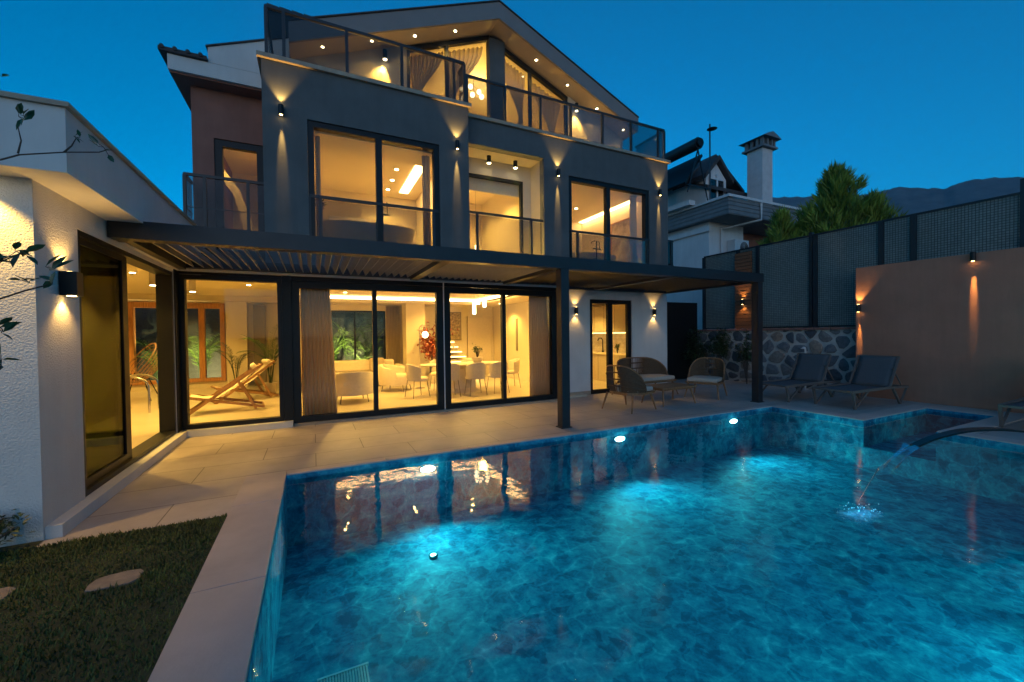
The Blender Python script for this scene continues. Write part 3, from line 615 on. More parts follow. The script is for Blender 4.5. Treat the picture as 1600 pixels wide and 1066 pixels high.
def louvres(x0, x1, y1, ang, pitch=.125, wd=.135):
    mb = MB(); n = int((x1-x0)/pitch); p = (x1-x0)/n
    for k in range(n):
        x = x0+p*(k+.5); m_ = Matrix.Rotation(ang, 3, 'Y'); mb.obox((x,(BY+.18+y1)/2,2.71), (wd,y1-BY-.19,.012), m_)
    return mb
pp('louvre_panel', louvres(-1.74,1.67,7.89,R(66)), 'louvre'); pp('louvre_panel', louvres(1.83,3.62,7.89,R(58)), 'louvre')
pp('louvre_panel', louvres(3.78,6.22,8.18,R(62)), 'anth'); pp('louvre_panel', louvres(6.38,8.64,8.18,R(62)), 'anth')  # shade under the right bays put into the colour: darker metal than left

# ------------------------------------------------------------------ wall lamps
def lamp(loc, nrm, label, up=16, down=75, upang=75, dnang=14.5, h=.16, r=.042, square=False, tint=AMBER, side=0):
    x, y, z = loc; n = Vector(nrm); c = Vector((x,y,z)) + n*.062
    t = thing('wall_lamp', label, 'wall lamp', loc, 'cylindrical up and down wall lamps')
    mb = MB()
    if square: mb.box(c.x-r, c.x+r, c.y-r, c.y+r, z-h/2, z+h/2)
    else: mb.lathe([(r,-h/2),(r,h/2)], c, 16)
    mb.build('body', M['black'], t, smooth=not square)
    MB().bar(Vector((x,y,z)), c - n*(r*.9), .05, .07).build('bracket', M['black'], t)
    for s, on in ((1, up), (-1, down)):
        if not on: continue
        MB().lathe([(r*.55,0),(r*.55,.003)], (c.x,c.y,z+s*(h/2+.001)-(.003 if s < 0 else 0)), 12).build('lens', M['lampglow'], t)
        light('SPOT', (c.x, c.y, z+s*(h/2+.012)), on, tint, t, (-n.x*(.12 if s < 0 else .05), -n.y*(.12 if s < 0 else .05), s), spot_size=R(upang if s > 0 else dnang), spot_blend=.7, shadow_soft_size=.018)
lamp((-.42,8.0,5.37),(0,-1,0),'black cylinder wall lamp left of the big upper window on the slate block')
lamp((2.68,8.0,5.37),(0,-1,0),'black cylinder wall lamp between the big upper window and the loggia')
lamp((5.30,8.35,5.36),(0,-1,0),'black cylinder wall lamp between the loggia and the right upper window')
lamp((8.54,8.35,5.34),(0,-1,0),'black cylinder wall lamp at the far right corner of the upper storey')
lamp((5.80,8.4,2.10),(0,-1,0),'short black wall lamp left of the narrow kitchen door',4,4,95,95,.17)
lamp((8.36,8.4,2.10),(0,-1,0),'short black wall lamp right of the narrow kitchen door',4,4,95,95,.17)
lamp((-1.9,4.76,2.02),(1,0,0),'square black wall lamp on the white wing beside its sliding glass',5,5,110,110,.20,.055,True)
lamp((11.5,5.08,2.05),(-1,0,0),'black cylinder wall lamp on the left edge of the brown wall',9,75,80,11,.17)
lamp((11.5,3.24,2.93),(-1,0,0),'black cylinder wall lamp at the top of the brown wall',0,110,60,11,.17)
lamp((11.72,8.10,2.43),(-1,0,0),'black wall lamp on the slatted wood panel of the fence',5,4,100,100,.15)
# tilted attic wall spots
for x, lab in ((1.55,'black spot lamp on the beige attic wall left of the glass gable'),(6.68,'black spot lamp on the beige attic wall right of the glass gable')):
    z = zu(x)-.12
    t = thing('spot_lamp', lab, 'spot lamp', (x,9.6,z), 'spot lamps on the attic wall')
    MB().lathe([(.05,-.2),(.05,.0)], (x,9.50,z), 14).build('body', M['black'], t, smooth=True); MB().bar((x,9.6,z-.08),(x,9.54,z-.08),.04).build('bracket', M['black'], t)
    MB().lathe([(.042,0),(.042,.004)], (x,9.50,z-.206), 12).build('lens', M['spotglow'], t)
    light('SPOT', (x,9.5,z-.23), 110, WARM, t, (-.25 if x < 4 else .1,.16,-1), spot_size=R(75), spot_blend=.6, shadow_soft_size=.03)
def downlight(x, y, z, label, power=8, ang=100, r=.03, grp='round recessed downlights', glow='spotglow', soft=.03):
    t = thing('downlight', label, 'downlight', (x,y,z), grp)
    MB().lathe([(r*1.35,-.006),(r*1.35,.0)], (x,y,z), 16).build('trim_ring', M['black'], t)
    MB().lathe([(r,-.009),(r,-.0065)], (x,y,z), 16).build('lens', M[glow], t)
    light('SPOT', (x,y,z-.02), power, WARM, t, (0,0,-1), spot_size=R(ang), spot_blend=.5, shadow_soft_size=soft)
for x, lab in ((.28,'lowest downlight on the left soffit slope of the gable'),(1.25,'second downlight up the left soffit slope of the gable'),(2.18,'third downlight up the left soffit slope of the gable'),(3.13,'top downlight on the left soffit slope beside the gable apex'),
        (5.30,'top downlight on the right soffit slope beside the gable apex'),(6.25,'second downlight down the right soffit slope of the gable'),(7.22,'third downlight down the right soffit slope of the gable'),(8.16,'lowest downlight on the right soffit slope of the gable')):
    downlight(x, 9.3, zu(x)-.004, lab, 9, 110)
downlight(-2.2,4.25,2.768,'recessed downlight in the soffit over the front wall of the wing',42,104)
for x, y, lab in ((3.72,8.78,'left black cylinder ceiling lamp in the loggia'),(4.40,8.78,'right black cylinder ceiling lamp in the loggia')):
    t = thing('ceiling_lamp', lab, 'ceiling lamp', (x,y,5.66), 'cylinder ceiling lamps in the loggia')
    MB().lathe([(.05,-.16),(.05,0)], (x,y,5.659), 16).build('body', M['black'], t, smooth=True)
    MB().lathe([(.042,0),(.042,.003)], (x,y,5.494), 12).build('lens', M['spotglow'], t)
    light('SPOT', (x,y,5.48), 19000, WARM, t, (0,-.06,-1), spot_size=R(27), spot_blend=.8, shadow_soft_size=.04)
# interior downlights
def dgrid(pts, z, room, power, ang=122):
    for i, (x, y, wh) in enumerate(pts): downlight(x, y, z, 'recessed ceiling downlight in the %s, %s' % (room, wh), power*1.15, ang, .045)
dgrid([(1.78,9.6,'nearest the window'),(1.80,10.3,'in the middle of the row'),(1.81,11.0,'nearest the back wall')],5.339,'left upper bathroom',60)
dgrid([(6.1,9.6,'left of the picture'),(7.4,10.6,'above the bathtub'),(6.3,11.2,'near the back wall')],5.419,'right upper bathroom',60)
dgrid([(3.95,10.2,'near the window'),(3.95,11.4,'near the back wall')],5.659,'stair room behind the loggia',120)
dgrid([(.6,10.2,'above the armchair'),(2.2,10.2,'above the pillar side chair'),(3.6,9.9,'above the dining table'),(.8,12,'above the sofa'),(3.6,12,'above the stair')],2.739,'living room',90,142)
dgrid([(5.5,9.6,'by the right curtain'),(5.5,12.2,'by the white door')],2.549,'living room',60)
dgrid([(6.8,9.5,'by the kitchen door'),(7.5,10.7,'above the worktop')],2.579,'kitchen',60)
dgrid([(-1.3,8.9,'above the front deckchair'),(-1.3,11.0,'above the rear deckchair'),(-2.9,9.6,'beside the indoor pool'),(-2.9,12.6,'by the wooden doors'),(-5,12.8,'behind the indoor pool'),(-2.9,5.6,'added as fill just inside the green glass'),(-5.2,5.4,'added as fill at the front end of the indoor pool'),(-2.9,7.4,'added as fill by the open sliding door')],2.739,'pool room',85)  # last three downlights are added fill for the dark front ceiling
dgrid([(-1.3,11,'over the arch')],5.899,'narrow upper room',60)
for x, y, lab in ((2.5,12.0,'left'),(5.8,12.0,'right')): downlight(x, y, zu(x)-.094, 'recessed downlight on the %s slope of the attic room ceiling' % lab, 120, 150)

# ------------------------------------------------------------------ brown wall, stone wall, fence
tag(MB().box(11.5,11.68,-2.0,5.16,0,3.0).build('garden_wall', M['brownwall'], bevel=.01), 'tall plain brown rendered wall behind the sun loungers', 'wall')
sw = thing('stone_wall', 'rubble stone wall with pale mortar under the dark fence', 'wall', (11.8,7.5,0))
MB().box(11.76,12.1,5.17,12.0,0,1.56).build('mortar', mat('mortar', (.44,.41,.38), .95, var=.2, scale=6, bump=.6, bscale=50), sw)
stn = MB(); r = random.Random(12); P_ = []; sy_, sz_ = .40, .30
for j in range(-1, 8):
    for i in range(-1, 14): P_.append((5.18+(i+.5*(j%2)+r.uniform(-.42,.42))*sy_, (j+.5+r.uniform(-.40,.40))*sz_))
def clip(poly, nx, ny, c):
    out = []
    for k in range(len(poly)):
        a, b = poly[k], poly[(k+1)%len(poly)]; da, db = a[0]*nx+a[1]*ny-c, b[0]*nx+b[1]*ny-c
        if da <= 0: out.append(a)
        if da*db < 0: q = da/(da-db); out.append((a[0]+(b[0]-a[0])*q, a[1]+(b[1]-a[1])*q))
    return out
for i, p in enumerate(P_):
    poly = [(5.178,.004),(10.2,.004),(10.2,1.556),(5.178,1.556)]; gap = r.uniform(.018,.034)
    for k, q in enumerate(P_):
        dx, dy = q[0]-p[0], q[1]-p[1]; d = math.hypot(dx, dy)
        if 0 < d < 1.3 and poly: poly = clip(poly, dx/d, dy/d, (p[0]*dx+p[1]*dy)/d + d/2 - gap)
    if len(poly) < 3: continue
    fine = []                                   # chamfer the corners and roughen the outline
    for k in range(len(poly)):
        a, b, c = poly[k-1], poly[k], poly[(k+1)%len(poly)]; e_ = r.uniform(.16,.30)
        fine += [(b[0]+(a[0]-b[0])*e_+r.gauss(0,.004), b[1]+(a[1]-b[1])*e_+r.gauss(0,.004)), (b[0]+(c[0]-b[0])*e_+r.gauss(0,.004), b[1]+(c[1]-b[1])*e_+r.gauss(0,.004))]
    n = len(fine); cy_ = sum(q[0] for q in fine)/n; cz_ = sum(q[1] for q in fine)/n; fx = 11.76-r.uniform(.012,.05)
    stn.add([(11.765,a,b) for a, b in fine]+[(fx+r.uniform(0,.01),cy_+(a-cy_)*.88,cz_+(b-cz_)*.88) for a, b in fine]+[(fx-.012,cy_+r.uniform(-.02,.02),cz_)], [(k,(k+1)%n,n+(k+1)%n,n+k) for k in range(n)]+[(n+k,n+(k+1)%n,2*n) for k in range(n)])
def rubble():
    m, nt, out = nodes('rubble_stone_faces'); L = nt.links.new; b = N(nt, 'ShaderNodeBsdfPrincipled', i_Roughness=.85); L(b.outputs[0], out.inputs[0]); ge = N(nt, 'ShaderNodeNewGeometry'); tc = N(nt, 'ShaderNodeTexCoord')
    cr = N(nt, 'ShaderNodeValToRGB'); e = cr.color_ramp.elements; e[0].color = (.045,.05,.06,1); e[1].color = (.22,.15,.11,1)
    for p_, c_ in ((.35,(.075,.08,.09,1)),(.6,(.12,.12,.125,1)),(.8,(.10,.105,.115,1)),(.92,(.17,.14,.12,1))): x = e.new(p_); x.color = c_
    L(ge.outputs['Random Per Island'], cr.inputs[0]); n_ = N(nt, 'ShaderNodeTexNoise', i_Scale=14.0, i_Detail=8.0, i_Roughness=.7); L(tc.outputs['Object'], n_.inputs['Vector'])
    mr = N(nt, 'ShaderNodeMapRange'); mr.inputs[1].default_value = .25; mr.inputs[2].default_value = .75; mr.inputs[3].default_value = .8; mr.inputs[4].default_value = 2.0; L(n_.outputs[0], mr.inputs[0])
    mx = N(nt, 'ShaderNodeMix', data_type='RGBA', blend_type='MULTIPLY'); mx.inputs['Factor'].default_value = 1; L(cr.outputs[0], mx.inputs[6]); L(mr.outputs[0], mx.inputs[7]); L(mx.outputs[2], b.inputs['Base Color'])
    bp = N(nt, 'ShaderNodeBump', i_Strength=.7, i_Distance=.02); L(n_.outputs[0], bp.inputs['Height']); L(bp.outputs[0], b.inputs['Normal']); return m
stn.build('stonework', rubble(), sw)
cpm = MB()
for k in range(34): cpm.box(11.68,12.14,5.175+k*.2,5.175+k*.2+.185,1.562,1.62)
cpm.build('coping', M['clay'], sw, bevel=.008)
fn = thing('fence', 'dark screen fence with steel posts above the stone and brown walls', 'fence', (12.0,6,1.6))
FX = 11.95
fys = [-2.0,-.2,1.2,2.72,4.28,4.86,6.24,7.80,8.42,9.66]
for i, y in enumerate(fys):
    MB().box(FX-.05,FX+.05,y-.05,y+.05,1.621,4.04 if y != 2.72 else 4.32).build('post', M['anth'], fn)
MB().box(FX-.055,FX+.055,6.31,6.39,1.621,4.14).build('post', M['anth'], fn)
for a, b in zip(fys[:-1], fys[1:]):
    MB().box(FX-.01,FX+.01,a+.055,b-.055,1.672,4.04).build('screen_panel', M['screen'], fn)
MB().box(FX-.03,FX+.03,-2.0,9.66,4.041,4.085).box(FX-.03,FX+.03,-2,9.66,1.63,1.67).build('top_rail', M['anth'], fn)
MB().box(FX-.04,FX+.04,4.33,4.81,3.02,3.06).build('cross_rail', M['anth'], fn)
wp = MB()
for k in range(22): wp.box(11.74,11.78,7.88,8.40,1.63+k*.105,1.63+k*.105+.092)
wpt = thing('slatted_panel', 'reddish slatted wood panel mounted on the fence behind the pergola post', 'wood panel', (11.8,8.1,1.63)); wp.build('slats', M['slatwood'], wpt); MB().box(11.785,11.80,7.88,8.40,1.625,3.95).build('backing', M['black'], wpt)
tag(MB().holes(8.9,11.7,0,2.52,[],9.75,9.85).build('gate_screen', M['black']), 'plain black metal side gate screen between house and stone wall', 'gate')
sh = thing('garden_shower', 'slim pale garden shower pipe in front of the stone wall', 'shower', (11.6,6.31,0))
MB().tube([(11.6,6.31,.0),(11.6,6.31,1.05),(11.58,6.31,1.1),(11.5,6.31,1.1)], .022, 8).build('pipe', M['plastic'], sh, smooth=True); MB().lathe([(.05,0),(.05,.02)], (11.5,6.31,1.07), 12).build('shower_head', M['plastic'], sh); MB().box(11.55,11.65,6.26,6.36,.001,.02).build('base_plate', M['plastic'], sh)

# ------------------------------------------------------------------ plants
def leafq(mb, p, d, l, w_, upv=Vector((0,0,1)), fold=.25):
    d = Vector(d).normalized(); s = d.cross(upv)
    if s.length < .05: s = Vector((1,0,0))
    s.normalize(); u = s.cross(d); p = Vector(p)
    mb.add([p, p+d*l*.35+s*w_*.5+u*w_*fold, p+d*l*.7+s*w_*.42+u*w_*fold*.6, p+d*l, p+d*l*.7-s*w_*.42+u*w_*fold*.6, p+d*l*.35-s*w_*.5+u*w_*fold, p+d*l*.5], [(0,1,6),(1,2,6),(2,3,6),(3,4,6),(4,5,6),(5,0,6)])
def palm(loc, h, nf, fl, label, leaf='leaf', cat='plant', pot=True, seed=1, group=None, name='potted_palm'):
    r = random.Random(seed); t = thing(name, label, cat, loc, group); x, y, z = loc; z0 = z
    if pot:
        MB().lathe([(.10,0),(.15,.12),(.16,.3),(.145,.3),(.13,.27)], loc, 16).build('pot', M['pot'], t, smooth=True); z0 = z+.27
    stem = MB(); fo = MB()
    for k in range(nf):
        a = 6.283*k/nf + r.uniform(-.4,.4); el = r.uniform(.45,1.25); L = fl*r.uniform(.75,1.1); base = Vector((x+r.uniform(-.03,.03), y+r.uniform(-.03,.03), z0)); pts = []; p = base.copy(); e = 1.35
        top = h*r.uniform(.45,.8)
        for q in range(12):
            pts.append(p.copy()); s_ = top/4 if q < 4 else L/8
            ee = 1.4 if q < 4 else 1.25 - el*(q-3)/5
            p = p + Vector((math.cos(a)*math.cos(ee), math.sin(a)*math.cos(ee), math.sin(ee)))*s_
        stem.tube(pts, [.008*(1-.06*i) for i in range(12)], 5)
        for q in range(4, 12):
            d = (pts[min(q+1,11)]-pts[q-1]).normalized(); sd = d.cross(Vector((0,0,1))).normalized()
            for u_ in (0,.5):
                pp_ = pts[q-1].lerp(pts[q], u_)
                for sgn in (-1,1): leafq(fo, pp_, d*.7+sd*sgn*.8+Vector((0,0,-.15+r.uniform(-.1,.1))), L*.30*(1-.55*abs(q-7)/6), L*.036)
    stem.build('stem', M['dleaf'], t); fo.build('foliage', M[leaf], t)
    return t
palm((-1.0,12.0,.1),1.3,11,.75,'potted palm in the corner of the pool room beside the deckchairs',seed=3)
palm((-1.9,13.2,.1),.9,8,.6,'dark potted plant in front of the wall niche of the pool room','dleaf',seed=9)
for i, (x, y, s_) in enumerate([(.55,15.2,.9),(1.15,15.5,1.1),(1.8,15.1,.95),(1.45,14.9,.6)]):
    palm((x,y,.0),1.5*s_+.5,14,.85*s_,['fern like palm at the left of the rear garden window','tall palm in the middle of the rear garden window','bright palm at the right of the rear garden window','low palm at the foot of the rear garden window'][i],'frond',seed=20+i,pot=False,group='garden palms behind the living room window',name='garden_palm')
for i, (x, y, s_) in enumerate([(-3.1,15.6,1.2),(-4.2,15.7,1.0)]):
    palm((x,y,.0),1.5*s_,14,1.0*s_,['bright garden palm behind the middle pane of the wooden doors','garden palm behind the left pane of the wooden doors'][i],'frond',seed=40+i,pot=False,group='garden palms behind the wooden doors',name='garden_palm')
# rear garden light and boundary
tag(MB().box(-9,9,17.0,17.2,0,5.5).build('rear_wall', M['bottle']), 'dark boundary wall at the back of the garden seen through the windows', 'wall')
for x, lab in ((1.3,'small garden spotlight on the ground behind the living room window'),(-3.4,'small garden spotlight on the ground behind the wooden doors')):
    t = thing('garden_spot', lab, 'garden light', (x,14.75,0), 'garden spotlights'); MB().lathe([(.04,.0),(.05,.1)], (x,14.75,0), 12).build('body', M['black'], t); light('SPOT', (x,14.75,.13), 170, (1,.8,.35), t, (0,.55,.7), spot_size=R(120), shadow_soft_size=.03)
# red leaved plant by the stair
def bush(name, loc, label, cat, n, rad, hh, lw, leaf, seed, stem='bark', zb=.2, group=None, up_=.3, pot=False):
    r = random.Random(seed); t = thing(name, label, cat, loc, group); fo = MB(); st = MB(); x, y, z = loc
    if pot: MB().lathe([(.12,0),(.16,.1),(.17,.3),(.15,.3)], loc, 14).build('pot', M['pot'], t, smooth=True)
    br = []
    for k in range(9):
        a = r.uniform(0,6.28); q = r.uniform(.2,.9); tip = Vector((x+math.cos(a)*rad*q, y+math.sin(a)*rad*q, z+zb+(hh-zb)*r.uniform(.45,1)))
        mid = Vector((x,y,z+zb*.8)).lerp(tip,.5)+Vector((0,0,.05*hh)); st.tube([(x,y,z),mid,tip], [.012,.008,.004], 5); br.append((mid,tip))
    for k in range(n):
        m_, tp = r.choice(br); p = m_.lerp(tp, r.uniform(.1,1.05)) + Vector((r.gauss(0,1),r.gauss(0,1),r.gauss(0,.8)))*rad*.22
        leafq(fo, p, (r.gauss(0,1),r.gauss(0,1),r.gauss(up_,.6)), lw*r.uniform(.7,1.3)*2.2, lw*r.uniform(.7,1.2))
    st.build('stem', M[stem], t); fo.build('foliage', M[leaf], t); return t
bush('red_plant',(3.35,12.5,.05),'copper red leafed tree in the living room beside the globe lamp','plant',800,.55,1.8,.06,'redleaf',5,zb=.5,pot=True)
bush('dark_shrub',(11.25,8.6,0),'dark climbing shrub against the stone wall behind the rope chair','shrub',900,.40,1.7,.04,'dleaf',6)
bush('dark_shrub',(11.2,9.25,0),'dark shrub in the corner beside the white house wall','shrub',900,.5,1.6,.04,'dleaf',7)
bush('dark_shrub',(11.35,7.75,0),'dark leafy shrub beside the slatted wood panel','shrub',500,.28,1.5,.04,'dleaf',8)
bush('garden_shrub',(-2.13,4.18,0),'low dark green shrub at the foot of the white wing wall','shrub',500,.22,.26,.022,'dleaf',10,zb=.05)
bush('garden_shrub',(-2.55,4.05,0),'second low shrub at the left end of the wing wall','shrub',400,.25,.28,.022,'dleaf',11,zb=.05)

def conifer(loc, h, rad, n, label, seed):
    r = random.Random(seed); t = thing('conifer_tree', label, 'tree', loc, 'conifers behind the fence'); x, y, z = loc
    MB().tube([(x,y,z),(x+.03,y,z+h*.5),(x,y,z+h*.96)], [.12,.07,.012], 8).build('trunk', M['bark'], t)
    cr = MB(); nb = 120
    for k in range(nb):
        q = (k+.5)/nb; q = q**.8; zz = z+h*(.06+.92*q); prof = (1-q)**.8*(1.05+.25*math.sin(q*9+seed))*(1 if q > .12 else .6+q*3.3); a = k*2.39996+r.uniform(-.5,.5); L = rad*prof*r.uniform(.55,1.35)+.06
        base = Vector((x,y,zz-.1)); tip = Vector((x+math.cos(a)*L, y+math.sin(a)*L, zz+L*.55+.1)); d = (tip-base)
        for m_ in range(int(n/nb)):
            u_ = r.random()**.6; p = base+d*u_+Vector((r.gauss(0,1),r.gauss(0,1),r.gauss(0,1)))*.10*(1.1-u_)*rad
            dd = d.normalized()*.8+Vector((r.gauss(0,.5),r.gauss(0,.5),r.gauss(.75,.4))); l = r.uniform(.16,.40)*(.6+.4*rad); s_ = dd.normalized().cross(Vector((r.gauss(0,1),r.gauss(0,1),r.gauss(0,1)))).normalized()*l*.048
            dd.normalize(); cr.add([p, p+dd*l*.5+s_, p+dd*l, p+dd*l*.5-s_], [(0,1,2,3)])
    cr.build('crown', M['conifer'], t)
conifer((14.75,7.15,1.0),5.4,1.4,11000,'tallest pointed conifer behind the fence',1)
conifer((15.4,6.45,1.0),4.45,1.15,6000,'broad conifer to the right of the tallest one behind the fence',2)
conifer((13.9,8.3,1.0),4.3,1.0,6000,'low conifer in front of the grey roof band of the neighbouring house',3)
conifer((14.3,7.75,1.0),4.2,.85,4800,'small conifer between the low one and the tallest one',4)

# citrus tree reaching in from the left
ct = thing('citrus_tree', 'citrus tree whose thin leafy twigs reach in from the left edge', 'tree', (-2.4,1.5,0))
tw = MB(); lv = MB()
def ray(u, v, s_):
    d = fw + rt*((u-800)/F) + up*((533-v)/F); return Vector((0,0,1.55)) + d*s_
tw.tube([(-2.4,1.5,0),(-2.42,1.52,.9),(-2.38,1.55,1.6),(-2.3,1.6,2.1)], [.05,.04,.03,.02], 8)
def twig(pts, s_, r0=.005):
    P = [ray(u, v, s_) for u, v in pts]; tw.tube(P, [r0*(1-.6*i/(len(P)-1)) for i in range(len(P))], 6); return P
def leaves(u, v, s_, n, spread, seed, l=.06):
    r = random.Random(seed); c = ray(u, v, s_)
    for k in range(n+1):
        q = c+Vector((r.gauss(0,1),r.gauss(0,1),r.gauss(0,1)))*spread; tw.tube([c, q], .0013, 4); leafq(lv, q, rt*r.gauss(.3,1)+up*r.gauss(.15,.8)+fw*r.gauss(0,.6), l*r.uniform(.8,1.3), l*.42, upv=Vector((r.gauss(0,.5),r.gauss(0,.5),1)))
sc_ = 1.75
P = twig([(-140,262),(-40,255),(0,250),(30,242),(100,238),(155,238),(165,235)], sc_); tw.tube([(-2.38,1.55,1.6), (-2.3,1.5,2.0), P[0]], [.02,.012,.006], 6)
twig([(28,240),(33,220),(28,198)], sc_, .004); twig([(100,238),(112,228),(119,216)], sc_, .004)
leaves(29,182,sc_,2,.008,1,.055); leaves(38,182,sc_,2,.01,7,.05); leaves(119,215,sc_,3,.006,2,.03); leaves(162,230,sc_,3,.01,3,.045)
s2 = 1.55
P = twig([(-160,500),(-60,485),(0,467),(40,454),(72,446),(80,440)], s2); tw.tube([(-2.42,1.52,.9), (-2.3,1.45,1.2), P[0]], [.02,.012,.006], 6)
leaves(78,420,s2,3,.012,4,.06); leaves(45,442,s2,3,.01,5,.045); leaves(82,442,s2,2,.012,6,.05)
P = twig([(-160,440),(-60,425),(-10,415),(10,405)], s2); leaves(12,402,s2,6,.03,8,.062); tw.tube([(-2.38,1.55,1.6),P[0]], [.02,.006], 6); leaves(30,395,s2,3,.015,18,.055)
P = twig([(-160,560),(-60,540),(0,515)], s2); leaves(4,515,s2,4,.012,9,.05); tw.tube([(-2.42,1.52,.9),P[0]], [.015,.006], 6)
leaves(2,570,s2,4,.012,10,.05); twig([(-60,540),(-20,560),(2,570)], s2, .003); leaves(-2,117,sc_,2,.006,12,.04); twig([(-140,262),(-60,180),(-2,118)], sc_, .004)
tw.build('branches', M['bark'], ct); lv.build('foliage', M['citrus'], ct)

# ------------------------------------------------------------------ outdoor furniture
def rope_chair(label, width, cat='armchair', name='rope_armchair', grp='woven rope garden seats'):
    # faces -Y at origin; back curve at +Y
    t = thing(name, label, cat, (0,0,0), grp); hw = width/2; dp = .34
    fr = MB(); fr.tube([(-hw,-dp,.36),(hw,-dp,.36)], .018, 8)
    def curve(z, k=1.0, n=33, drop=0):
        pts = []
        for i in range(n):
            a = R(10)+R(160)*(i/(n-1)); c = math.cos(a); s_ = math.sin(a)
            ex = .55; px = -hw*k*math.copysign(abs(c)**ex, c); py = -dp*.72 + (dp*1.72*k)*abs(s_)**ex
            zz = z - drop*(1-((abs(s_)-.174)/.826)**.42 if abs(s_) > .174 else 1)
            pts.append(Vector((px, py, zz)))
        return pts
    lo = curve(.36,.94); hi = curve(.90,1.06,drop=.46)
    fr.tube(lo, .018, 8); fr.tube(hi, .016, 8)
    fr.build('frame', M['teak'], t, smooth=True)
    rp = MB(); n = len(lo)
    LO = curve(.36,.94,84 if width < 1 else 130); HI = curve(.90,1.06,84 if width < 1 else 130, drop=.46)
    for i, (a, b) in enumerate(zip(LO, HI)):
        m_ = a.lerp(b,.5); m_ += Vector((m_.x,m_.y+.02,0)).normalized()*.035; rp.tube([a,m_,b], .0085, 5, False)
    for z in (.25,.5,.75):
        rp.tube([a.lerp(b,z)+Vector((a.x,a.y+.02,0)).normalized()*.03 for a, b in zip(LO,HI)], .014, 6)
    rp.build('woven_back', M['rope'], t)
    MB().prism([(-hw*.9,-dp-.02),(hw*.9,-dp-.02),(hw*.93,dp*.45),(hw*.6,dp*.9),(-hw*.6,dp*.9),(-hw*.93,dp*.45)], .375, .47, 'z').build('cushion', M['cushion'], t, bevel=.035)
    MB().prism([(-hw*.95,-dp),(hw*.95,-dp),(hw*.95,dp*.5),(hw*.6,dp*.92),(-hw*.6,dp*.92),(-hw*.95,dp*.5)], .325, .365, 'z').build('seat_frame', M['teak'], t)
    for sx_, sy_ in ((-1,-1),(1,-1),(-1,1),(1,1)):
        MB().tube([(sx_*hw*.86,sy_*dp*.8,.34),(sx_*hw*1.0,sy_*dp*1.12,0)], [.024,.014], 8).build('leg', M['teak'], t, smooth=True)
    return t
a1 = rope_chair('woven rope armchair with its back to the pergola post', .74); a1.location = (5.72,6.42,0); a1.rotation_euler = (0,0,R(100))
copy_thing(a1, (8.42,6.78,0), R(-66), 'woven rope armchair on the right facing the coffee table')
s1 = rope_chair('wide woven rope sofa standing against the white wall', 1.45, 'sofa', 'rope_sofa'); s1.location = (7.4,7.72,0)
tb = thing('coffee_table', 'low wooden slatted coffee table between the rope chairs', 'table', (6.95,6.55,0))
tp = MB()
for k in range(7): tp.box(6.45,7.45,6.22+k*.095,6.22+k*.095+.088,.36,.39)
tp.build('tabletop', M['teak'], tb); MB().box(6.5,7.4,6.27,6.83,.325,.3595).build('apron', M['teak'], tb)
for sx_, sy_ in ((-1,-1),(1,-1),(-1,1),(1,1)): MB().tube([(6.95+sx_*.4,6.55+sy_*.24,.34),(6.95+sx_*.47,6.55+sy_*.31,0)], [.024,.015], 8).build('leg', M['teak'], tb, smooth=True)
def lounger(label):
    t = thing('sun_lounger', label, 'sun lounger', (0,0,0), 'grey sling sun loungers'); hw = .36
    fr = MB()
    for s_ in (-1,1):
        y = s_*hw; fr.bar((0,y,.34),(1.25,y,.36),.035,.05); fr.bar((1.25,y,.36),(1.9,y,.34),.035,.04); 
    for x in (0,1.25,1.88): fr.bar((x,-hw,.345),(x,hw,.345),.035,.035)
    fr.build('frame', M['lframe'], t)
    for s_ in (-1,1):
        y = s_*hw
        l = MB(); l.bar((.03,y,.34),(.10,y,.0),.04); l.bar((.10,y,.02),(.5,y,.32),.03); l.build('leg', M['lframe'], t)
        l = MB(); l.bar((1.35,y,.34),(1.62,y,.0),.04); l.bar((1.62,y,.02),(1.85,y,.32),.03); l.build('leg', M['lframe'], t)
    seat = MB(); nx, ny = 12, 6
    prof = [(x*1.25/nx, .365-.018*math.sin(math.pi*x/nx)) for x in range(nx+1)]
    vs = [(x,-hw+.02+j*(2*hw-.04)/ny, z-.012*math.sin(math.pi*j/ny)) for x, z in prof for j in range(ny+1)]
    seat.add(vs, [(i*(ny+1)+j,(i+1)*(ny+1)+j,(i+1)*(ny+1)+j+1,i*(ny+1)+j+1) for i in range(nx) for j in range(ny)])
    o = seat.build('seat_sling', M['sling'], t, smooth='all'); o.modifiers.new('Solidify','SOLIDIFY').thickness = .012
    b0 = Vector((1.25,0,.365)); b1 = Vector((1.57,0,.98))
    bm_ = MB(); vs = [(b0.lerp(b1,i/8)+Vector((.02*math.sin(math.pi*i/8),-hw+.03+j*(2*hw-.06)/ny,0))) for i in range(9) for j in range(ny+1)]
    bm_.add(vs, [(i*(ny+1)+j,(i+1)*(ny+1)+j,(i+1)*(ny+1)+j+1,i*(ny+1)+j+1) for i in range(8) for j in range(ny)])
    o = bm_.build('back_sling', M['sling'], t, smooth='all'); o.modifiers.new('Solidify','SOLIDIFY').thickness = .012
    bf = MB()
    for s_ in (-1,1):
        bf.bar((b0.x,s_*hw,b0.z),(b1.x,s_*hw,b1.z),.035,.035); bf.bar((1.42,s_*(hw-.04),.75),(1.78,s_*(hw-.04),.34),.022,.022)
    bf.bar((b1.x,-hw,b1.z),(b1.x,hw,b1.z),.03,.03); bf.build('back_frame', M['lframe'], t)
    return t
l1 = lounger('grey sling sun lounger nearest the stone wall'); l1.location = (9.15,5.72,0); l1.rotation_euler = (0,0,R(-3))
copy_thing(l1, (9.35,4.60,0), R(-4), 'grey sling sun lounger beside the small wading bay in front of the brown wall')
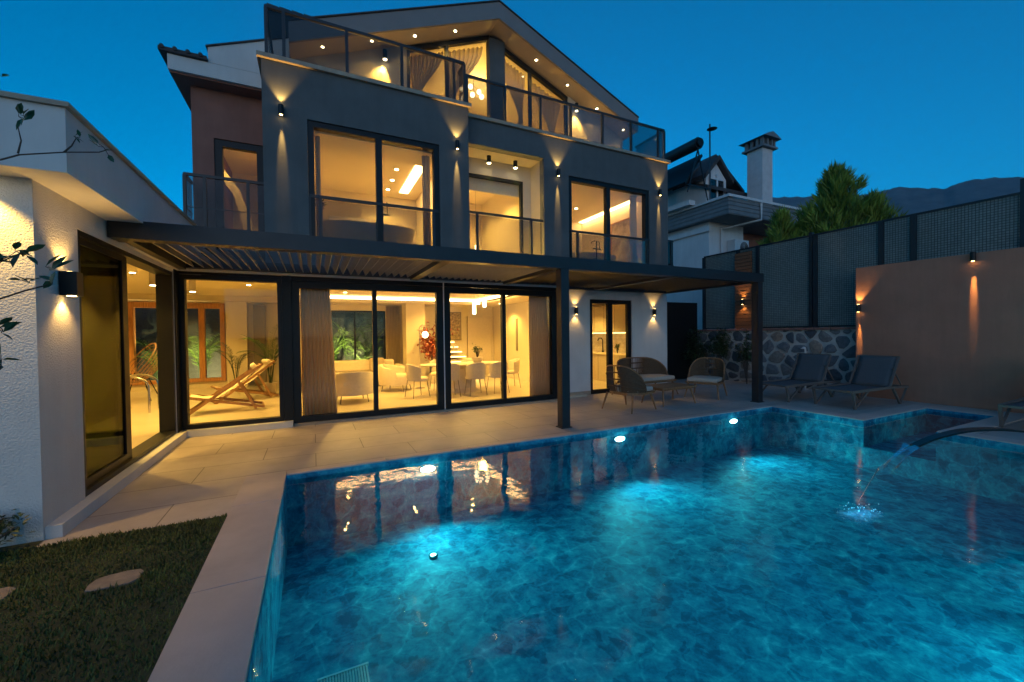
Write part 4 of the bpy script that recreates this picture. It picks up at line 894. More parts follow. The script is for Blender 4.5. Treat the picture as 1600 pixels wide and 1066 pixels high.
copy_thing(l1, (9.55,2.05,0), R(0), 'grey sling sun lounger cut off by the right edge behind the water spout')

# ------------------------------------------------------------------ water spout
sp_ = thing('water_spout', 'curved dark metal blade spout arching over the pool at the right edge', 'water spout', (6.75,1.2,0))
path = [(6.75,1.22,-.0),(6.70,1.24,.25),(6.45,1.30,.47),(6.0,1.43,.58),(5.5,1.57,.61),(5.1,1.67,.57),(4.86,1.74,.50)]
def smoothpath(P, n=5):
    P = [Vector(p) for p in P]; out = []
    for i in range(len(P)-1):
        p0, p1, p2, p3 = P[max(i-1,0)], P[i], P[i+1], P[min(i+2,len(P)-1)]
        for k in range(n):
            t_ = k/n; out.append(.5*((2*p1)+(-p0+p2)*t_+(2*p0-5*p1+4*p2-p3)*t_*t_+(-p0+3*p1-3*p2+p3)*t_**3))
    return out+[P[-1]]
SPT = smoothpath(path); side = Vector((.25,.97,0))
mb = MB(); vs = []
for i, p in enumerate(SPT):
    hw = .085-.05*min(1,i/(len(SPT)-1)*1.15); d = (SPT[min(i+1,len(SPT)-1)]-SPT[max(i-1,0)]).normalized(); u_ = side.cross(d).normalized(); 
    if u_.z < 0 and i > 8: u_ = -u_
    for a, b in ((-hw,0),(hw,0),(hw,-.018),(-hw,-.018)): vs.append(p+side*a+u_*b)
k = len(SPT); mb.add(vs, [(i*4+j,i*4+(j+1)%4,(i+1)*4+(j+1)%4,(i+1)*4+j) for i in range(k-1) for j in range(4)]+[(0,1,2,3),tuple(range(4*k-4,4*k))])
M['spoutm'] = mat('brushed_spout_steel', (.06,.065,.06), .35, 1, var=.2, scale=12)
mb.build('blade', M['spoutm'], sp_, smooth=True, bevel=.004)
MB().box(6.6,6.9,1.04,1.40,.001,.02).build('base_plate', M['spoutm'], sp_)
jt = MB(); nJ = 14; vs = []
for i in range(nJ):
    q = i/(nJ-1); p = Vector((4.85,1.742,.50)) + Vector((-.62*q,.10*q,-.10*q-.45*q*q)); hw = .06+.02*q
    for j in range(7):
        s_ = j/6*2-1; vs.append(p+side*hw*s_+Vector((.012*math.sin(9*s_+7*q),0,.008*math.sin(14*s_+5*q))))
jt.add(vs, [(i*7+j,(i+1)*7+j,(i+1)*7+j+1,i*7+j+1) for i in range(nJ-1) for j in range(6)])
M['jet'] = glass('falling_water', (.95,.98,.99), 1.25, .6, .08)
tag(jt.build('water_jet', M['jet'], smooth='all'), 'thin sheet of water falling from the spout into the pool', 'water jet')
fm = MB(); r = random.Random(4); nA, nB = 40, 10; FCX, FCY = 4.2, 1.87
fm.v.append((FCX, FCY, wz+.012)); 
for j in range(1, nB+1):
    for i in range(nA):
        a = 2*math.pi*i/nA; q = j/nB; rr = q*(1+.18*math.sin(3*a+1)+.1*math.sin(7*a)); fm.v.append((FCX+.33*rr*math.cos(a), FCY+.19*rr*math.sin(a), wz+.003+.012*(1-q)*(1+.5*math.sin(9*a+5*q))))
fm.f += [(0,1+i,1+(i+1)%nA) for i in range(nA)] + [(1+(j-1)*nA+i,1+j*nA+i,1+j*nA+(i+1)%nA,1+(j-1)*nA+(i+1)%nA) for j in range(1,nB) for i in range(nA)]
for k in range(90):
    a = r.uniform(0,6.28) if k else 0; q = r.random()**.6; z_ = abs(r.gauss(0,.03)); s_ = r.uniform(.0025,.006)
    fm.lathe([(s_*.3,-s_),(s_,0),(s_*.3,s_)], (FCX+.24*q*math.cos(a), FCY+.14*q*math.sin(a), wz+.012+z_), 5)
def foam_mat():
    m, nt, out = nodes('water_foam'); L = nt.links.new; tc = N(nt, 'ShaderNodeTexCoord')
    d = N(nt, 'ShaderNodeBsdfDiffuse'); d.inputs[0].default_value = (.55,.92,.95,1); tl = N(nt, 'ShaderNodeBsdfTranslucent'); tl.inputs[0].default_value = (.6,.97,1,1); a = N(nt, 'ShaderNodeAddShader'); L(d.outputs[0], a.inputs[0]); L(tl.outputs[0], a.inputs[1])
    t = N(nt, 'ShaderNodeBsdfTransparent'); mp = N(nt, 'ShaderNodeMapping'); mp.vector_type = 'POINT'; mp.inputs['Location'].default_value = (-1,-1,-.5); mp.inputs['Scale'].default_value = (2,2,1); L(tc.outputs['Generated'], mp.inputs[0])
    ln_ = N(nt, 'ShaderNodeVectorMath', operation='LENGTH'); L(mp.outputs[0], ln_.inputs[0]); n_ = N(nt, 'ShaderNodeTexNoise', i_Scale=14.0, i_Detail=6.0, i_Roughness=.7); L(tc.outputs['Object'], n_.inputs['Vector'])
    m1 = N(nt, 'ShaderNodeMapRange'); m1.inputs[1].default_value = 1.0; m1.inputs[2].default_value = .15; m1.inputs[3].default_value = -.85; m1.inputs[4].default_value = .42; L(ln_.outputs['Value'], m1.inputs[0])
    ad = N(nt, 'ShaderNodeMath', operation='ADD', use_clamp=True); L(m1.outputs[0], ad.inputs[0]); m2 = N(nt, 'ShaderNodeMath', operation='MULTIPLY'); m2.inputs[1].default_value = 1.15; L(n_.outputs[0], m2.inputs[0]); L(m2.outputs[0], ad.inputs[1])
    mx = N(nt, 'ShaderNodeMixShader'); L(ad.outputs[0], mx.inputs[0]); L(t.outputs[0], mx.inputs[1]); L(a.outputs[0], mx.inputs[2]); L(mx.outputs[0], out.inputs[0]); return m
M['foam'] = foam_mat()
tag(fm.build('foam', M['foam'], smooth='all'), 'patch of bright foam where the spout water hits the pool', 'foam', kind='stuff')

# ------------------------------------------------------------------ interior furnishing
def curtain(x0, x1, y, z0, z1, label, m='curtain', folds=9, flare=0, amp=.045):
    mb = MB(); n = folds*8; vs = []
    for j in range(6):
        f_ = j/5; z = z1+(z0-z1)*f_
        for i in range(n+1):
            s_ = i/n; x = x0+(x1-x0)*s_ + flare*f_*(s_) ; vs.append((x, y+amp*math.sin(s_*folds*2*math.pi)*(.7+.5*f_)+.01*math.sin(7*s_+4*f_), z))
    mb.add(vs, [(j*(n+1)+i,(j+1)*(n+1)+i,(j+1)*(n+1)+i+1,j*(n+1)+i+1) for j in range(5) for i in range(n)])
    o = mb.build('curtain', M[m], smooth='all'); o.modifiers.new('Solidify','SOLIDIFY').thickness = .006; return tag(o, label, 'curtain')
curtain(-.20,.28,8.36,.06,2.54,'floor length brown curtain behind the left sliding door',flare=.1)
curtain(4.50,4.95,8.36,.06,2.54,'floor length brown curtain at the right end of the right sliding door',flare=.12)
curtain(2.15,2.58,13.85,.06,2.5,'brown curtain right of the rear garden window')
curtain(.09,.17,8.32,3.1,5.2,'pale curtain at the left side of the large upper window','voile',3,0,.03)
curtain(2.05,2.2,8.32,3.1,5.2,'pale curtain at the right side of the large upper window','voile',3,0,.03)
curtain(7.85,8.08,8.7,3.1,5.3,'pale curtain at the right side of the right upper window','voile',4,0,.03)
def drape(x0, x1, top, tie, label, folds=8, y=9.86):
    # gathered attic drape: hangs from a sloping head and is pulled to one side at the tie
    mb = MB(); n = folds*8; rows = 12; vs = []
    for j in range(rows+1):
        f_ = j/rows
        for i in range(n+1):
            s_ = i/n; xa = x0+(x1-x0)*s_; zt_ = zu(xa)-top; z = zt_+(6.35-zt_)*f_
            k_ = min(1,f_/.62); k2 = k_*k_*(3-2*k_)*(1 if f_ < .62 else 1-.35*(f_-.62)/.38); xx = xa+(tie-xa)*.86*k2
            vs.append((xx, y+.04*math.sin(s_*folds*2*math.pi)+.015*math.sin(5*f_), z))
    mb.add(vs, [(j*(n+1)+i,(j+1)*(n+1)+i,(j+1)*(n+1)+i+1,j*(n+1)+i+1) for j in range(rows) for i in range(n)])
    o = mb.build('drape', M['sheer'], smooth='all'); o.modifiers.new('Solidify','SOLIDIFY').thickness = .006; tag(o, label, 'curtain', 'gathered drapes in the attic window')
drape(2.15,3.0,.14,2.3,'gathered drape in the far left pane of the attic window',9)
drape(3.06,4.05,.14,3.15,'gathered drape in the pane left of the dark central column')
drape(4.5,5.25,.14,5.15,'gathered drape in the pane right of the dark central column')
drape(5.35,6.38,.14,6.1,'gathered drape in the far right pane of the attic window')
ch = thing('globe_chandelier', 'hanging chandelier of small glowing globes in the attic room', 'chandelier', (4.3,11.2,9.0))
MB().tube([(4.3,11.2,8.93),(4.3,11.2,8.4)], .008, 6).build('rod', M['black'], ch)
for q in [(4.2,11.2,8.68),(4.48,11.25,8.62),(4.22,11.1,8.40),(4.52,11.15,8.44),(3.95,11.2,8.55),(3.98,11.2,8.3)]:
    MB().lathe([(.012,-.07),(.05,-.05),(.07,0),(.05,.05),(.012,.07)], q, 12).build('globe', M['globe'], ch, smooth=True); MB().tube([q,(4.3,11.2,q[2]+.12)], .005, 5).build('arm', M['black'], ch)
light('POINT', (4.3,11.2,8.2), 40, WARM, ch, shadow_soft_size=.08)
# tubs
def tub(loc, label, lx, ly, h):
    t = thing('bathtub', label, 'bathtub', loc, 'freestanding bathtubs')
    MB().lathe([(.78,0),(.86,h*.3),(.95,h*.75),(1.0,h),(.95,h),(.88,h*.7),(.7,h*.25)], loc, 32, lx, ly).build('basin', M['tub'], t, smooth=True)
tub((1.12,9.35,3.08),'freestanding oval bathtub behind the large upper window',1.0,.42,.82)
tub((7.3,9.7,3.08),'freestanding bathtub behind the right upper window',.85,.4,.72)
def tap(x, y, z0, h, label):
    t = thing('floor_tap', label, 'tap', (x,y,z0), 'black floor standing taps')
    MB().tube([(x,y,z0),(x,y,z0+h)], .018, 8).build('column', M['black'], t); MB().tube([(x-.12,y,z0+h*.78),(x+.14,y,z0+h*.78)], .016, 8).build('mixer', M['black'], t); MB().tube([(x+.1,y,z0+h*.78),(x+.1,y,z0+h*.98),(x+.1,y+.06,z0+h)], .01, 6).build('hand_shower', M['black'], t)
    MB().tube([(x-.04,y,z0+h),(x-.04,y+.16,z0+h),(x-.04,y+.18,z0+h-.05)], .012, 6).build('spout', M['black'], t)
tap(1.33,8.82,3.08,1.25,'black floor standing tap beside the bathtub in the large upper window')
tap(7.05,9.15,3.08,1.0,'black floor standing tap beside the bathtub in the right upper window')
bush('vase_branches',(.16,9.1,3.9),'dark dried flower bunch at the left of the large upper window','plant',110,.13,.5,.03,'dleaf',31,zb=.1)
ac = thing('air_conditioner', 'white wall air conditioner on the back wall of the large upper room', 'air conditioner', (.85,11.6,4.35)); MB().box(.4,1.3,11.4,11.599,4.35,4.62).build('case', M['plastic'], ac, bevel=.02); MB().box(.45,1.25,11.395,11.3995,4.37,4.40).build('vent', M['darkwall'], ac)
pa = thing('framed_picture', 'tall framed picture on the right wall of the right upper room', 'picture', (8.6,9.9,4.4)); 
pf = MB(); pf.box(8.57,8.599,9.4,9.44,3.5,5.0).box(8.57,8.599,10.36,10.4,3.5,5.0).box(8.57,8.599,9.44,10.36,4.96,5.0).box(8.57,8.599,9.44,10.36,3.5,3.54); pf.build('frame', M['wood'], pa); MB().box(8.585,8.598,9.44,10.36,3.54,4.96).build('canvas', mat('abstract_canvas', (.42,.30,.16), .8, var=.5, scale=3, c2=(.62,.5,.32)), pa)
for x, lab in ((6.4,'left arched niche panel on the back wall of the right upper room'),(7.25,'right arched niche panel on the back wall of the right upper room')):
    poly = [(x-.3,3.3)]+[(x+.3*math.cos(math.pi*k/12), 4.3+.3*math.sin(math.pi*k/12)) for k in range(13)]; poly = [(x+.3,3.3)]+poly[1:]+[(x-.3,3.3)]
    tag(MB().prism(poly, 11.96, 11.995).build('arched_panel', M['beige']), lab, 'arched panel', 'arched panels in the right upper room')
pn = thing('tube_pendant', 'cluster of glowing glass tube pendants behind the loggia window', 'pendant lamp', (3.9,10.6,5.66), 'glowing tube pendants')
for q in [(3.6,10.3,3.62),(4.0,10.4,3.62),(3.85,10.6,3.40)]:
    MB().lathe([(.035,0),(.035,.34)], q, 12).build('tube', M['globe'], pn); MB().tube([(q[0],q[1],q[2]+.34),(q[0],q[1],5.655)], .003, 4).build('cord', M['black'], pn)
pn = thing('tube_pendant', 'cluster of glowing glass tube pendants above the dining table', 'pendant lamp', (4.2,10.8,2.74), 'glowing tube pendants')
for q, hh in [((4.07,10.8,2.12),.36),((4.21,10.85,2.40),.14),((4.36,10.75,2.32),.2)]:
    MB().lathe([(.045,0),(.045,hh)], q, 12).build('tube', M['globe'], pn); MB().tube([(q[0],q[1],q[2]+hh),(q[0],q[1],2.739)], .004, 4).build('cord', M['black'], pn)
light('POINT', (4.2,10.6,2.0), 14, WARM, pn, shadow_soft_size=.1)
fl_ = thing('arc_floor_lamp', 'slim arched floor lamp with a glowing white globe', 'floor lamp', (2.68,11.5,.05))
MB().lathe([(.14,0),(.14,.02)], (2.68,11.5,.051), 16).build('base', M['steel'], fl_); MB().tube([(2.68,11.5,.06),(2.68,11.5,1.72),(2.71,11.5,1.80),(2.78,11.5,1.83),(2.83,11.5,1.78),(2.845,11.5,1.68)], .009, 6).build('stem', M['steel'], fl_)
MB().lathe([(.02,-.09),(.07,-.06),(.09,0),(.07,.06),(.02,.09)], (2.845,11.5,1.56), 14).build('globe', M['globe'], fl_, smooth=True)
def barrel(loc, rz, label, rad=.46):
    t = thing('barrel_armchair', label, 'armchair', (0,0,0), 'cream barrel armchairs'); n = 20; vs = []; ps = [(1.0,.18),(1.02,.68),(.98,.71),(.80,.70),(.78,.42)]
    for k in range(n+1):
        a = R(-20)+R(220)*k/n
        for r_, z in ps: vs.append((rad*r_*math.cos(a), rad*r_*math.sin(a), z if z < .5 else z-.10*(1-max(0,math.sin(a)))))
    m_ = len(ps); MB().add(vs, [(k*m_+j,(k+1)*m_+j,(k+1)*m_+j+1,k*m_+j+1) for k in range(n) for j in range(m_-1)]).build('backrest', M['cream'], t, smooth=True)
    MB().lathe([(.1,.18),(rad*.97,.18),(rad*.98,.40),(rad*.9,.44),(.1,.45)], (0,-.02,0), 24).build('seat', M['cream'], t, smooth=True)
    for sx_, sy_ in ((-1,-1),(1,-1),(-1,1),(1,1)): MB().tube([(sx_*.27,sy_*.27,.19),(sx_*.30,sy_*.30,.0)], .012, 6).build('leg', M['darkwall'], t)
    t.location = loc; t.rotation_euler = (0,0,rz); return t
b1_ = barrel((.78,10.05,.05), R(185), 'cream barrel armchair with its back to the left sliding door')
copy_thing(b1_, (2.02,11.45,.05), R(60), 'cream barrel armchair beside the white pillar')
so_ = thing('sofa', 'long cream sofa under the rear garden window', 'sofa', (1.0,13.0,.05))
MB().box(-.1,2.3,12.5,13.5,.2,.46).build('seat', M['cream'], so_, bevel=.05); MB().box(-.1,2.3,13.3,13.6,.46,.80).build('backrest', M['cream'], so_, bevel=.06); MB().box(-.28,-.1,12.5,13.6,.2,.66).build('armrest', M['cream'], so_, bevel=.05); MB().box(2.3,2.48,12.5,13.6,.2,.66).build('armrest', M['cream'], so_, bevel=.05)
MB().box(-.2,2.4,12.6,13.5,.051,.2).build('plinth', M['darkwall'], so_)
for x, m_, lab in ((1.75,'curtain','brown square cushion on the right half of the cream sofa'),(.2,'cream','cream square cushion at the left end of the cream sofa')): tag(MB().obox((x,13.18,.66),(.44,.14,.42),Matrix.Rotation(R(-15),3,'X')).build('cushion', M[m_], bevel=.06), lab, 'cushion')
ctb = thing('round_table', 'low round table in front of the cream sofa', 'table', (1.0,11.7,.05)); MB().lathe([(.42,.36),(.42,.39)], (1.0,11.7,.05), 24).build('tabletop', M['darkwall'], ctb); MB().lathe([(.2,0.001),(.06,.04),(.06,.36)], (1.0,11.7,.05), 16).build('leg', M['darkwall'], ctb)
dt = thing('dining_table', 'oval dining table behind the right sliding door', 'table', (3.55,10.3,.05)); MB().lathe([(.97,.71),(1.0,.725),(1.0,.74),(.97,.75)], (3.55,10.3,.05), 36, 1.15, .5).build('tabletop', M['pot'], dt); MB().lathe([(.3,0.001),(.22,.1),(.2,.6),(.3,.71)], (3.55,10.3,.05), 20, 1.6, 1).build('pedestal', M['pot'], dt)
tag(MB().lathe([(.10,0),(.15,.06),(.16,.14),(.14,.14)], (3.95,10.3,.80), 14).build('planter_bowl', M['pot'], smooth=True), 'small bowl planter on the dining table', 'planter')
bush('table_plant',(3.95,10.3,.9),'green leafy plant in the bowl on the dining table','plant',120,.18,.3,.03,'dleaf',33,zb=.05)
def dchair(loc, rz, label):
    t = thing('dining_chair', label, 'chair', (0,0,0), 'cream dining chairs'); n = 14; vs = []; rad = .24; ps = [(1.0,.44),(1.08,.60),(1.12,.80),(1.05,.82),(.92,.78),(.88,.46)]
    for k in range(n+1):
        a = R(8)+R(164)*k/n; e = .10*(1-math.sin(a))
        for r_, z in ps: vs.append((rad*r_*math.cos(a), rad*r_*math.sin(a), z if z < .5 else z-e))
    m_ = len(ps); MB().add(vs, [(k*m_+j,(k+1)*m_+j,(k+1)*m_+j+1,k*m_+j+1) for k in range(n) for j in range(m_-1)]).build('backrest', M['cream'], t, smooth=True)
    MB().lathe([(.05,.40),(.24,.40),(.25,.44),(.22,.48),(.05,.485)], (0,-.03,0), 20).build('seat', M['cream'], t, smooth=True)
    for sx_, sy_ in ((-1,-1),(1,-1),(-1,1),(1,1)): MB().tube([(sx_*.17,sy_*.17,.41),(sx_*.22,sy_*.22,0)], .009, 6).build('leg', M['darkwall'], t)
    t.location = loc; t.rotation_euler = (0,0,rz); return t
c1 = dchair((2.25,9.95,.05), R(105), 'cream dining chair at the left end of the dining table')
for p, rz, lab in (((2.95,9.62,.05),R(180),'cream dining chair on the near side left of centre'),((3.62,9.58,.05),R(178),'cream dining chair on the near side in the middle'),((4.25,9.65,.05),R(185),'cream dining chair on the near side at the right'),((4.95,10.35,.05),R(-95),'cream dining chair at the right end of the dining table'),((3.1,11.0,.05),0,'cream dining chair on the far side at the left'),((4.0,11.0,.05),0,'cream dining chair on the far side at the right')): copy_thing(c1, p, rz, lab)
art = thing('wall_panel', 'patterned dark wall hanging above the lit stair', 'wall art', (4.5,13.9,1.7)); MB().box(4.2,4.75,13.93,13.99,1.35,2.35).build('frame', M['darkwall'], art); MB().box(4.24,4.71,13.915,13.929,1.39,2.31).build('canvas', mat('woven_hanging', (.20,.15,.08), .8, var=.7, scale=14, c2=(.5,.38,.2)), art)
# kitchen
kc = thing('kitchen_unit', 'cream kitchen cupboards with lit worktop along the right wall behind the narrow kitchen door', 'kitchen unit', (8.4,10.4,.05))
MB().box(8.08,8.67,8.9,11.98,.051,.88).build('cupboard', M['cream'], kc); MB().box(8.04,8.67,8.88,11.98,.881,.92).build('worktop', M['int'], kc); MB().box(8.32,8.67,8.9,11.98,1.55,2.4).build('wall_cupboard', M['cream'], kc); MB().box(8.36,8.40,8.95,11.9,1.535,1.549).build('light_strip', M['led'], kc); MB().box(8.06,8.079,10.9,11.4,.25,.8).build('oven_door', M['darkwall'], kc)
dr = MB()
for k in range(6): dr.box(8.072,8.079,8.95+k*.5,8.956+k*.5,.1,.86).box(8.312,8.319,8.95+k*.5,8.956+k*.5,1.57,2.38)
dr.build('door_gaps', M['darkwall'], kc); tl_ = MB()
for k in range(5):
    for j in range(20): tl_.box(8.671,8.6785,8.92+j*.15,8.92+j*.15+.143,.93+k*.12,.93+k*.12+.113)
tl_.build('backsplash', mat('splash_tile', (.5,.45,.36), .25, var=.2, scale=7), kc)
kt = thing('kitchen_tap', 'tall black curved kitchen tap on the worktop', 'tap', (8.5,10.75,.92)); MB().tube([(8.5,10.75,.921),(8.5,10.75,1.30),(8.45,10.75,1.38),(8.35,10.75,1.38),(8.30,10.75,1.30)], .018, 8).build('spout', M['black'], kt); MB().lathe([(.035,0),(.035,.05)], (8.5,10.75,.921), 10).build('base', M['black'], kt)
bush('herb_pot',(8.35,9.85,.92),'small potted herb on the kitchen counter','plant',80,.1,.28,.03,'leaf',35,zb=.1)
# pool room
def deckchair(loc, rz, label):
    t = thing('deck_chair', label, 'deck chair', (0,0,0), 'folding wooden deck chairs'); W = .29
    a = MB(); b = MB(); c = MB()
    for s_ in (-1,1):
        y = s_*W; a.bar((-.62,y,.02),(.55,y,.88),.03,.05); b.bar((-.60,y*.9,.34),(.60,y*.9,.06),.03,.05); c.bar((.18,y*1.08,.60),(.46,y*1.08,.05),.025,.045)
    for x, z in ((-.62,.02),(.55,.88),(.5,.84)): a.bar((x,-W,z),(x,W,z),.03,.03)
    b.bar((-.60,-W,.34),(-.60,W,.34),.03,.03); b.bar((.6,-W,.06),(.6,W,.06),.03,.03); c.bar((.46,-W,.05),(.46,W,.05),.03,.03)
    a.build('back_frame', M['teak'], t); b.build('seat_frame', M['teak'], t); c.build('prop', M['teak'], t)
    vs = []; P_ = [(-.58,.36),(-.4,.30),(-.15,.30),(.1,.46),(.35,.68),(.54,.88)]
    for x, z in P_: vs += [(x,-W*.8,z),(x,W*.8,z)]
    o = MB().add(vs, [(2*i,2*i+1,2*i+3,2*i+2) for i in range(len(P_)-1)]).build('canvas', M['cream'], t, smooth='all'); o.modifiers.new('Solidify','SOLIDIFY').thickness = .006
    MB().obox((.46,0,.84),(.10,.42,.16),Matrix.Rotation(R(-40),3,'Y')).build('head_cushion', M['cream'], t, bevel=.03)
    t.location = loc; t.rotation_euler = (0,0,rz); return t
k1 = deckchair((-1.55,9.75,.1), R(8), 'front wooden folding deck chair in the pool room')
copy_thing(k1, (-1.45,11.3,.1), R(20), 'rear wooden folding deck chair in the pool room')
ec = thing('wire_chair', 'round rattan bowl chair with black legs by the indoor pool', 'chair', (-3.72,12.5,.1)); rg = MB()
mt = Matrix.Translation((-3.72,12.5,.98)) @ Matrix.Rotation(R(-52),4,'Y') @ Matrix.Rotation(R(25),4,'X')
for k in range(9):
    q = k/8; rr = .54*math.sin(math.pi/2*(.12+.88*q)); zz = -.36*math.cos(math.pi/2*(.12+.88*q)); rg.tube([mt @ Vector((rr*math.cos(2*math.pi*i/24), rr*1.05*math.sin(2*math.pi*i/24), zz)) for i in range(25)], .016 if k == 8 else .009, 5, False)
for i in range(14):
    a = 2*math.pi*i/14; rg.tube([mt @ Vector((.54*math.sin(math.pi/2*q)*math.cos(a), .56*math.sin(math.pi/2*q)*math.sin(a), -.36*math.cos(math.pi/2*q))) for q in (.1,.3,.5,.7,.9,1)], .005, 4)
rg.build('bowl', M['teak'], ec); lg = MB()
for sx_, sy_ in ((-1,-1),(1,-1),(-1,1),(1,1)): MB().tube([(-3.72+sx_*.1,12.5+sy_*.1,.74),(-3.72+sx_*.30,12.5+sy_*.30,.1)], .012, 6).build('leg', M['black'], ec)
hr = thing('pool_handrail', 'pair of arched steel handrails at the indoor pool edge', 'handrail', (-3.2,10.6,.1))
for y in (10.25,10.8):
    MB().tube([(-3.50,y,-.3),(-3.50,y,.6)]+[(-3.2-.30*math.cos(math.pi*k/8),y,.6+.22*math.sin(math.pi*k/8)) for k in range(9)]+[(-2.9,y,.1)], .021, 8).build('rail', M['steel'], hr, smooth=True)
for x, y, lab in ((-2.12,10.0,'black cylinder ceiling spot in the middle of the pool room'),(-2.45,9.0,'black cylinder ceiling spot near the wing corner')):
    t = thing('ceiling_lamp', lab, 'ceiling lamp', (x,y,2.74), 'cylinder ceiling spots in the pool room'); MB().lathe([(.055,-.28),(.055,-.0)], (x,y,2.739), 14).build('body', M['tub'], t, smooth=True); MB().lathe([(.046,0),(.046,.003)], (x,y,2.454), 12).build('lens', M['spotglow'], t); light('SPOT', (x,y,2.44), 30, WARM, t, (0,0,-1), spot_size=R(90), spot_blend=.5, shadow_soft_size=.04)

# ------------------------------------------------------------------ neighbouring house
nb = thing('neighbour_house', 'white neighbouring house with grey roof band, dormer and brick chimney', 'house', (16,12,0))
def npt(name, mb, m, parent=None, **k): return mb.build(name, M[m], parent or nb, **k)
npt('wall', MB().box(15.0,17.2,11.9,18,0,6.15), 'nwhite')
npt('wall', MB().box(17.2,23,12.6,18,0,6.15), 'clay')
rb = npt('roof_band', MB().box(14.68,22.5,10.77,18,6.15,6.8), 'ngrey')
ln = MB()
for k in range(4): ln.box(14.655,22.5,10.745,10.768,6.18+k*.16,6.18+k*.16+.13).box(14.655,14.678,10.77,18,6.18+k*.16,6.18+k*.16+.13)
npt('cladding', ln, 'ngrey', rb); npt('gutter', MB().box(14.58,22.5,10.66,10.74,6.80,6.9).box(14.58,14.68,10.74,18,6.80,6.9), 'nwhite', rb)
npt('cornice', MB().box(14.9,14.999,11.8,18,5.75,5.95), 'nwhite')
npt('downpipe', MB().tube([(16.6,10.7,6.8),(16.6,10.7,6.1),(15.7,11.84,5.9),(15.7,11.84,3.0)], .05, 8), 'nwhite', smooth=True)
# upper storey: white body with gabled dormer
npt('upper_wall', MB().prism([(12.6,6.9),(18.5,6.9),(18.5,8.9),(15.8,8.9),(13.0,7.9)], 15.6, 19, 'x'), 'nwhite')
npt('upper_roof', MB().prism([(12.2,7.70),(15.8,9.2),(15.8,9.35),(12.2,7.85)], 15.3, 19.3, 'x'), 'tile_roof')
npt('upper_roof', MB().prism([(14.9,8.35),(16.9,9.75),(18.9,8.35),(18.9,8.2),(16.9,9.6),(14.9,8.2)], 13.0, 18), 'tile_roof')
dm = npt('dormer', MB().prism([(15.45,6.9),(16.75,6.9),(16.75,8.3),(16.1,8.95),(15.45,8.3)], 12.4, 14), 'nwhite')
npt('dormer_roof', MB().prism([(15.2,8.12),(16.1,9.05),(17.0,8.12),(17.0,8.32),(16.1,9.25),(15.2,8.32)], 12.2, 14), 'tile_roof', dm)
wf = npt('dormer_window', MB().box(15.6,15.68,12.33,12.39,7.1,8.3).box(16.06,16.14,12.33,12.39,7.1,8.45).box(16.52,16.6,12.33,12.39,7.1,8.3).box(15.68,16.06,12.33,12.39,7.1,7.18).box(16.14,16.52,12.33,12.39,7.1,7.18).box(15.68,16.06,12.33,12.39,8.2,8.28).box(16.14,16.52,12.33,12.39,8.2,8.28), 'plastic', dm)
npt('pane', MB().box(15.68,16.06,12.36,12.395,7.18,8.2).box(16.14,16.52,12.36,12.395,7.18,8.2), 'smoke_dark', dm)
npt('balcony_wall', MB().box(14.3,14.67,12.3,17,6.9,7.1), 'nwhite')
cb = MB()
for k in range(15): cb.box(17.62,18.32,11.3,12.0,6.8+k*.18,6.8+k*.18+.172)
cb.box(17.625,18.315,11.305,11.995,6.8,9.49)
CX = .32
cn = npt('chimney', cb, 'brickwhite')
cc = MB(); cc.box(17.47,18.47,11.15,12.15,9.5,9.58)
for x in (17.54,17.84,18.14,18.32):
    for y in (11.22,11.92): cc.box(x,x+.09,y,y+.14,9.58,9.9)
for y in (11.45,11.7): cc.box(17.54,17.63,y,y+.1,9.58,9.9).box(18.32,18.41,y,y+.1,9.58,9.9)
cc.prism([(17.37,9.9),(18.57,9.9),(18.32,10.02),(17.97,10.14),(17.62,10.02)], 11.05, 12.25); npt('chimney_cap', cc, 'ngrey', cn)
au = thing('air_conditioner', 'white outdoor air conditioner unit on the neighbouring house wall', 'air conditioner', (16.4,11.5,5)); MB().box(16.1,17.0,11.5,11.88,4.75,5.45).build('case', M['plastic'], au, bevel=.02); fgm = MB()
for k in range(5): fgm.tube([(16.68+(.05+.05*k)*math.cos(2*math.pi*i/20),11.49,5.10+(.05+.05*k)*math.sin(2*math.pi*i/20)) for i in range(21)], .012, 5, False)
fgm.build('fan_grille', M['black'], au)
sh_ = thing('solar_heater', 'solar water heater with a black tank on the neighbouring roof', 'solar heater', (14.6,13.5,8)); 
MB().tube([(14.3,11.8,9.25),(14.3,14.2,9.25)], .24, 20).build('tank', M['anth'], sh_, smooth=True); MB().tube([(14.3,11.7,9.25),(14.3,11.79,9.25)], .17, 16).build('tank_cap', M['black'], sh_, smooth=True)
MB().add([(13.6,11.9,7.6),(13.6,14.1,7.6),(14.6,14.1,8.9),(14.6,11.9,8.9),(13.65,11.9,7.52),(13.65,14.1,7.52),(14.65,14.1,8.82),(14.65,11.9,8.82)], [(0,1,2,3),(7,6,5,4),(0,4,5,1),(1,5,6,2),(2,6,7,3),(3,7,4,0)]).build('collector', M['black'], sh_)
fr = MB()
for y in (11.85,14.15): fr.bar((14.3,y,9.0),(14.9,y,6.9),.04); fr.bar((14.3,y,9.0),(13.7,y,7.2),.04); fr.bar((13.7,y,7.5),(14.9,y,7.5),.04)
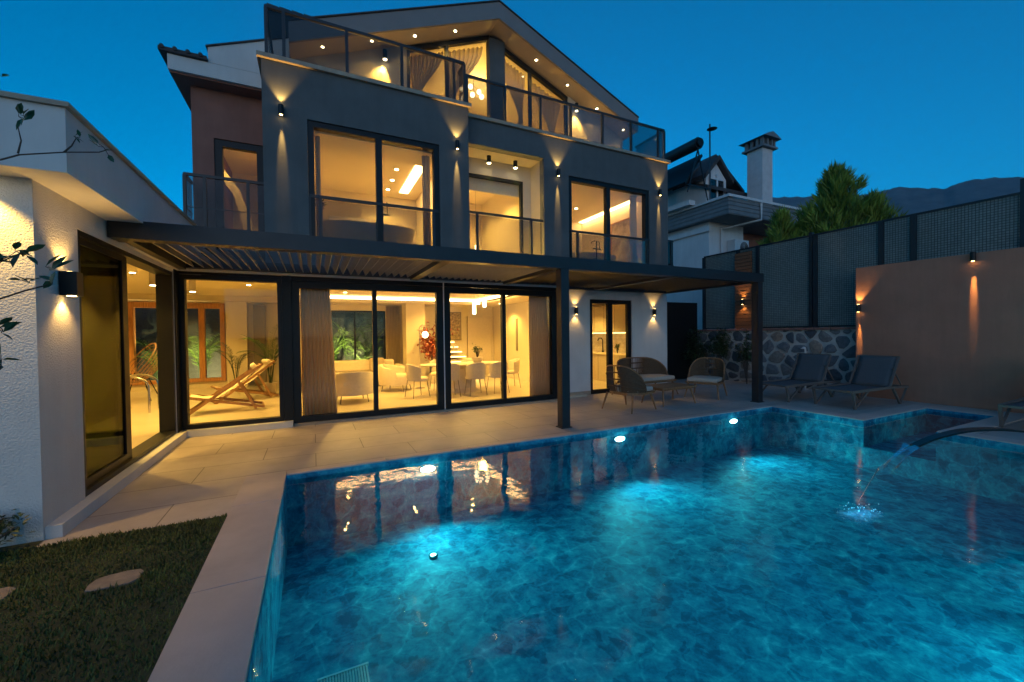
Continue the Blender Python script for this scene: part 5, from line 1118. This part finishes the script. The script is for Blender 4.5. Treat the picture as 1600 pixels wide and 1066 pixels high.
fr.build('stand', M['anth'], sh_)
an = thing('roof_antenna', 'small antenna mast on the neighbouring roof beside the solar heater', 'antenna', (14.6,11.6,8)); MB().tube([(14.7,11.6,6.9),(14.7,11.6,10.0)], .03, 6).build('mast', M['anth'], an); MB().lathe([(.02,0),(.2,.06)], (14.7,11.5,9.7), 14).build('dish', M['anth'], an)

# ------------------------------------------------------------------ hills
hb = MB(); na, nr = 420, 24
RT = [(0,15),(45,16.2),(58.5,16.1),(63.9,15.2),(67.4,14.7),(68.9,15.0),(71.3,14.3),(72.4,14.0),(73.6,14.35),(74.6,14.3),(76,14.0),(77.2,13.7),(90,13),(120,12)]
def ridge(az):
    d = math.degrees(az)
    for (a, b), (c, e) in zip(RT[:-1], RT[1:]):
        if a <= d <= c+.001: return b+(e-b)*(d-a)/(c-a)-.8+.05*math.sin(d*5.1)+.02*math.sin(d*11)
for j in range(nr+1):
    for i in range(na+1):
        az = R(15)+R(105)*i/na; q = j/nr; dist = 700+900*q; el = ridge(az)*q**.8*(1+(.07*math.sin(63*az+j*.7)+.05*math.sin(31*az-j*1.1)+.02*math.sin(150*az+j*2.3))*(1-q))+rnd.uniform(-.025,.025); hb.v.append((math.sin(az)*dist, math.cos(az)*dist, math.tan(R(el))*dist - 5*(1-q)))
hb.f += [(j*(na+1)+i,j*(na+1)+i+1,(j+1)*(na+1)+i+1,(j+1)*(na+1)+i) for j in range(nr) for i in range(na)]
struct('hills', hb, M['hill'], smooth='all')

def haze_mat():
    m, nt, out = nodes('evening_haze'); v = N(nt, 'ShaderNodeVolumePrincipled'); v.inputs['Color'].default_value = (.50,.76,1,1); v.inputs['Density'].default_value = 0.00018; nt.links.new(v.outputs[0], out.inputs['Volume']); return m
tag(MB().box(-60,1680,-860,1640,-7,430).build('haze', haze_mat()), kind='stuff')
S.cycles.use_denoising = True
S.cycles.max_bounces = 10; S.cycles.transparent_max_bounces = 24; S.cycles.diffuse_bounces = 4
S.cycles.sample_clamp_indirect = 4
S.cycles.use_light_tree = True
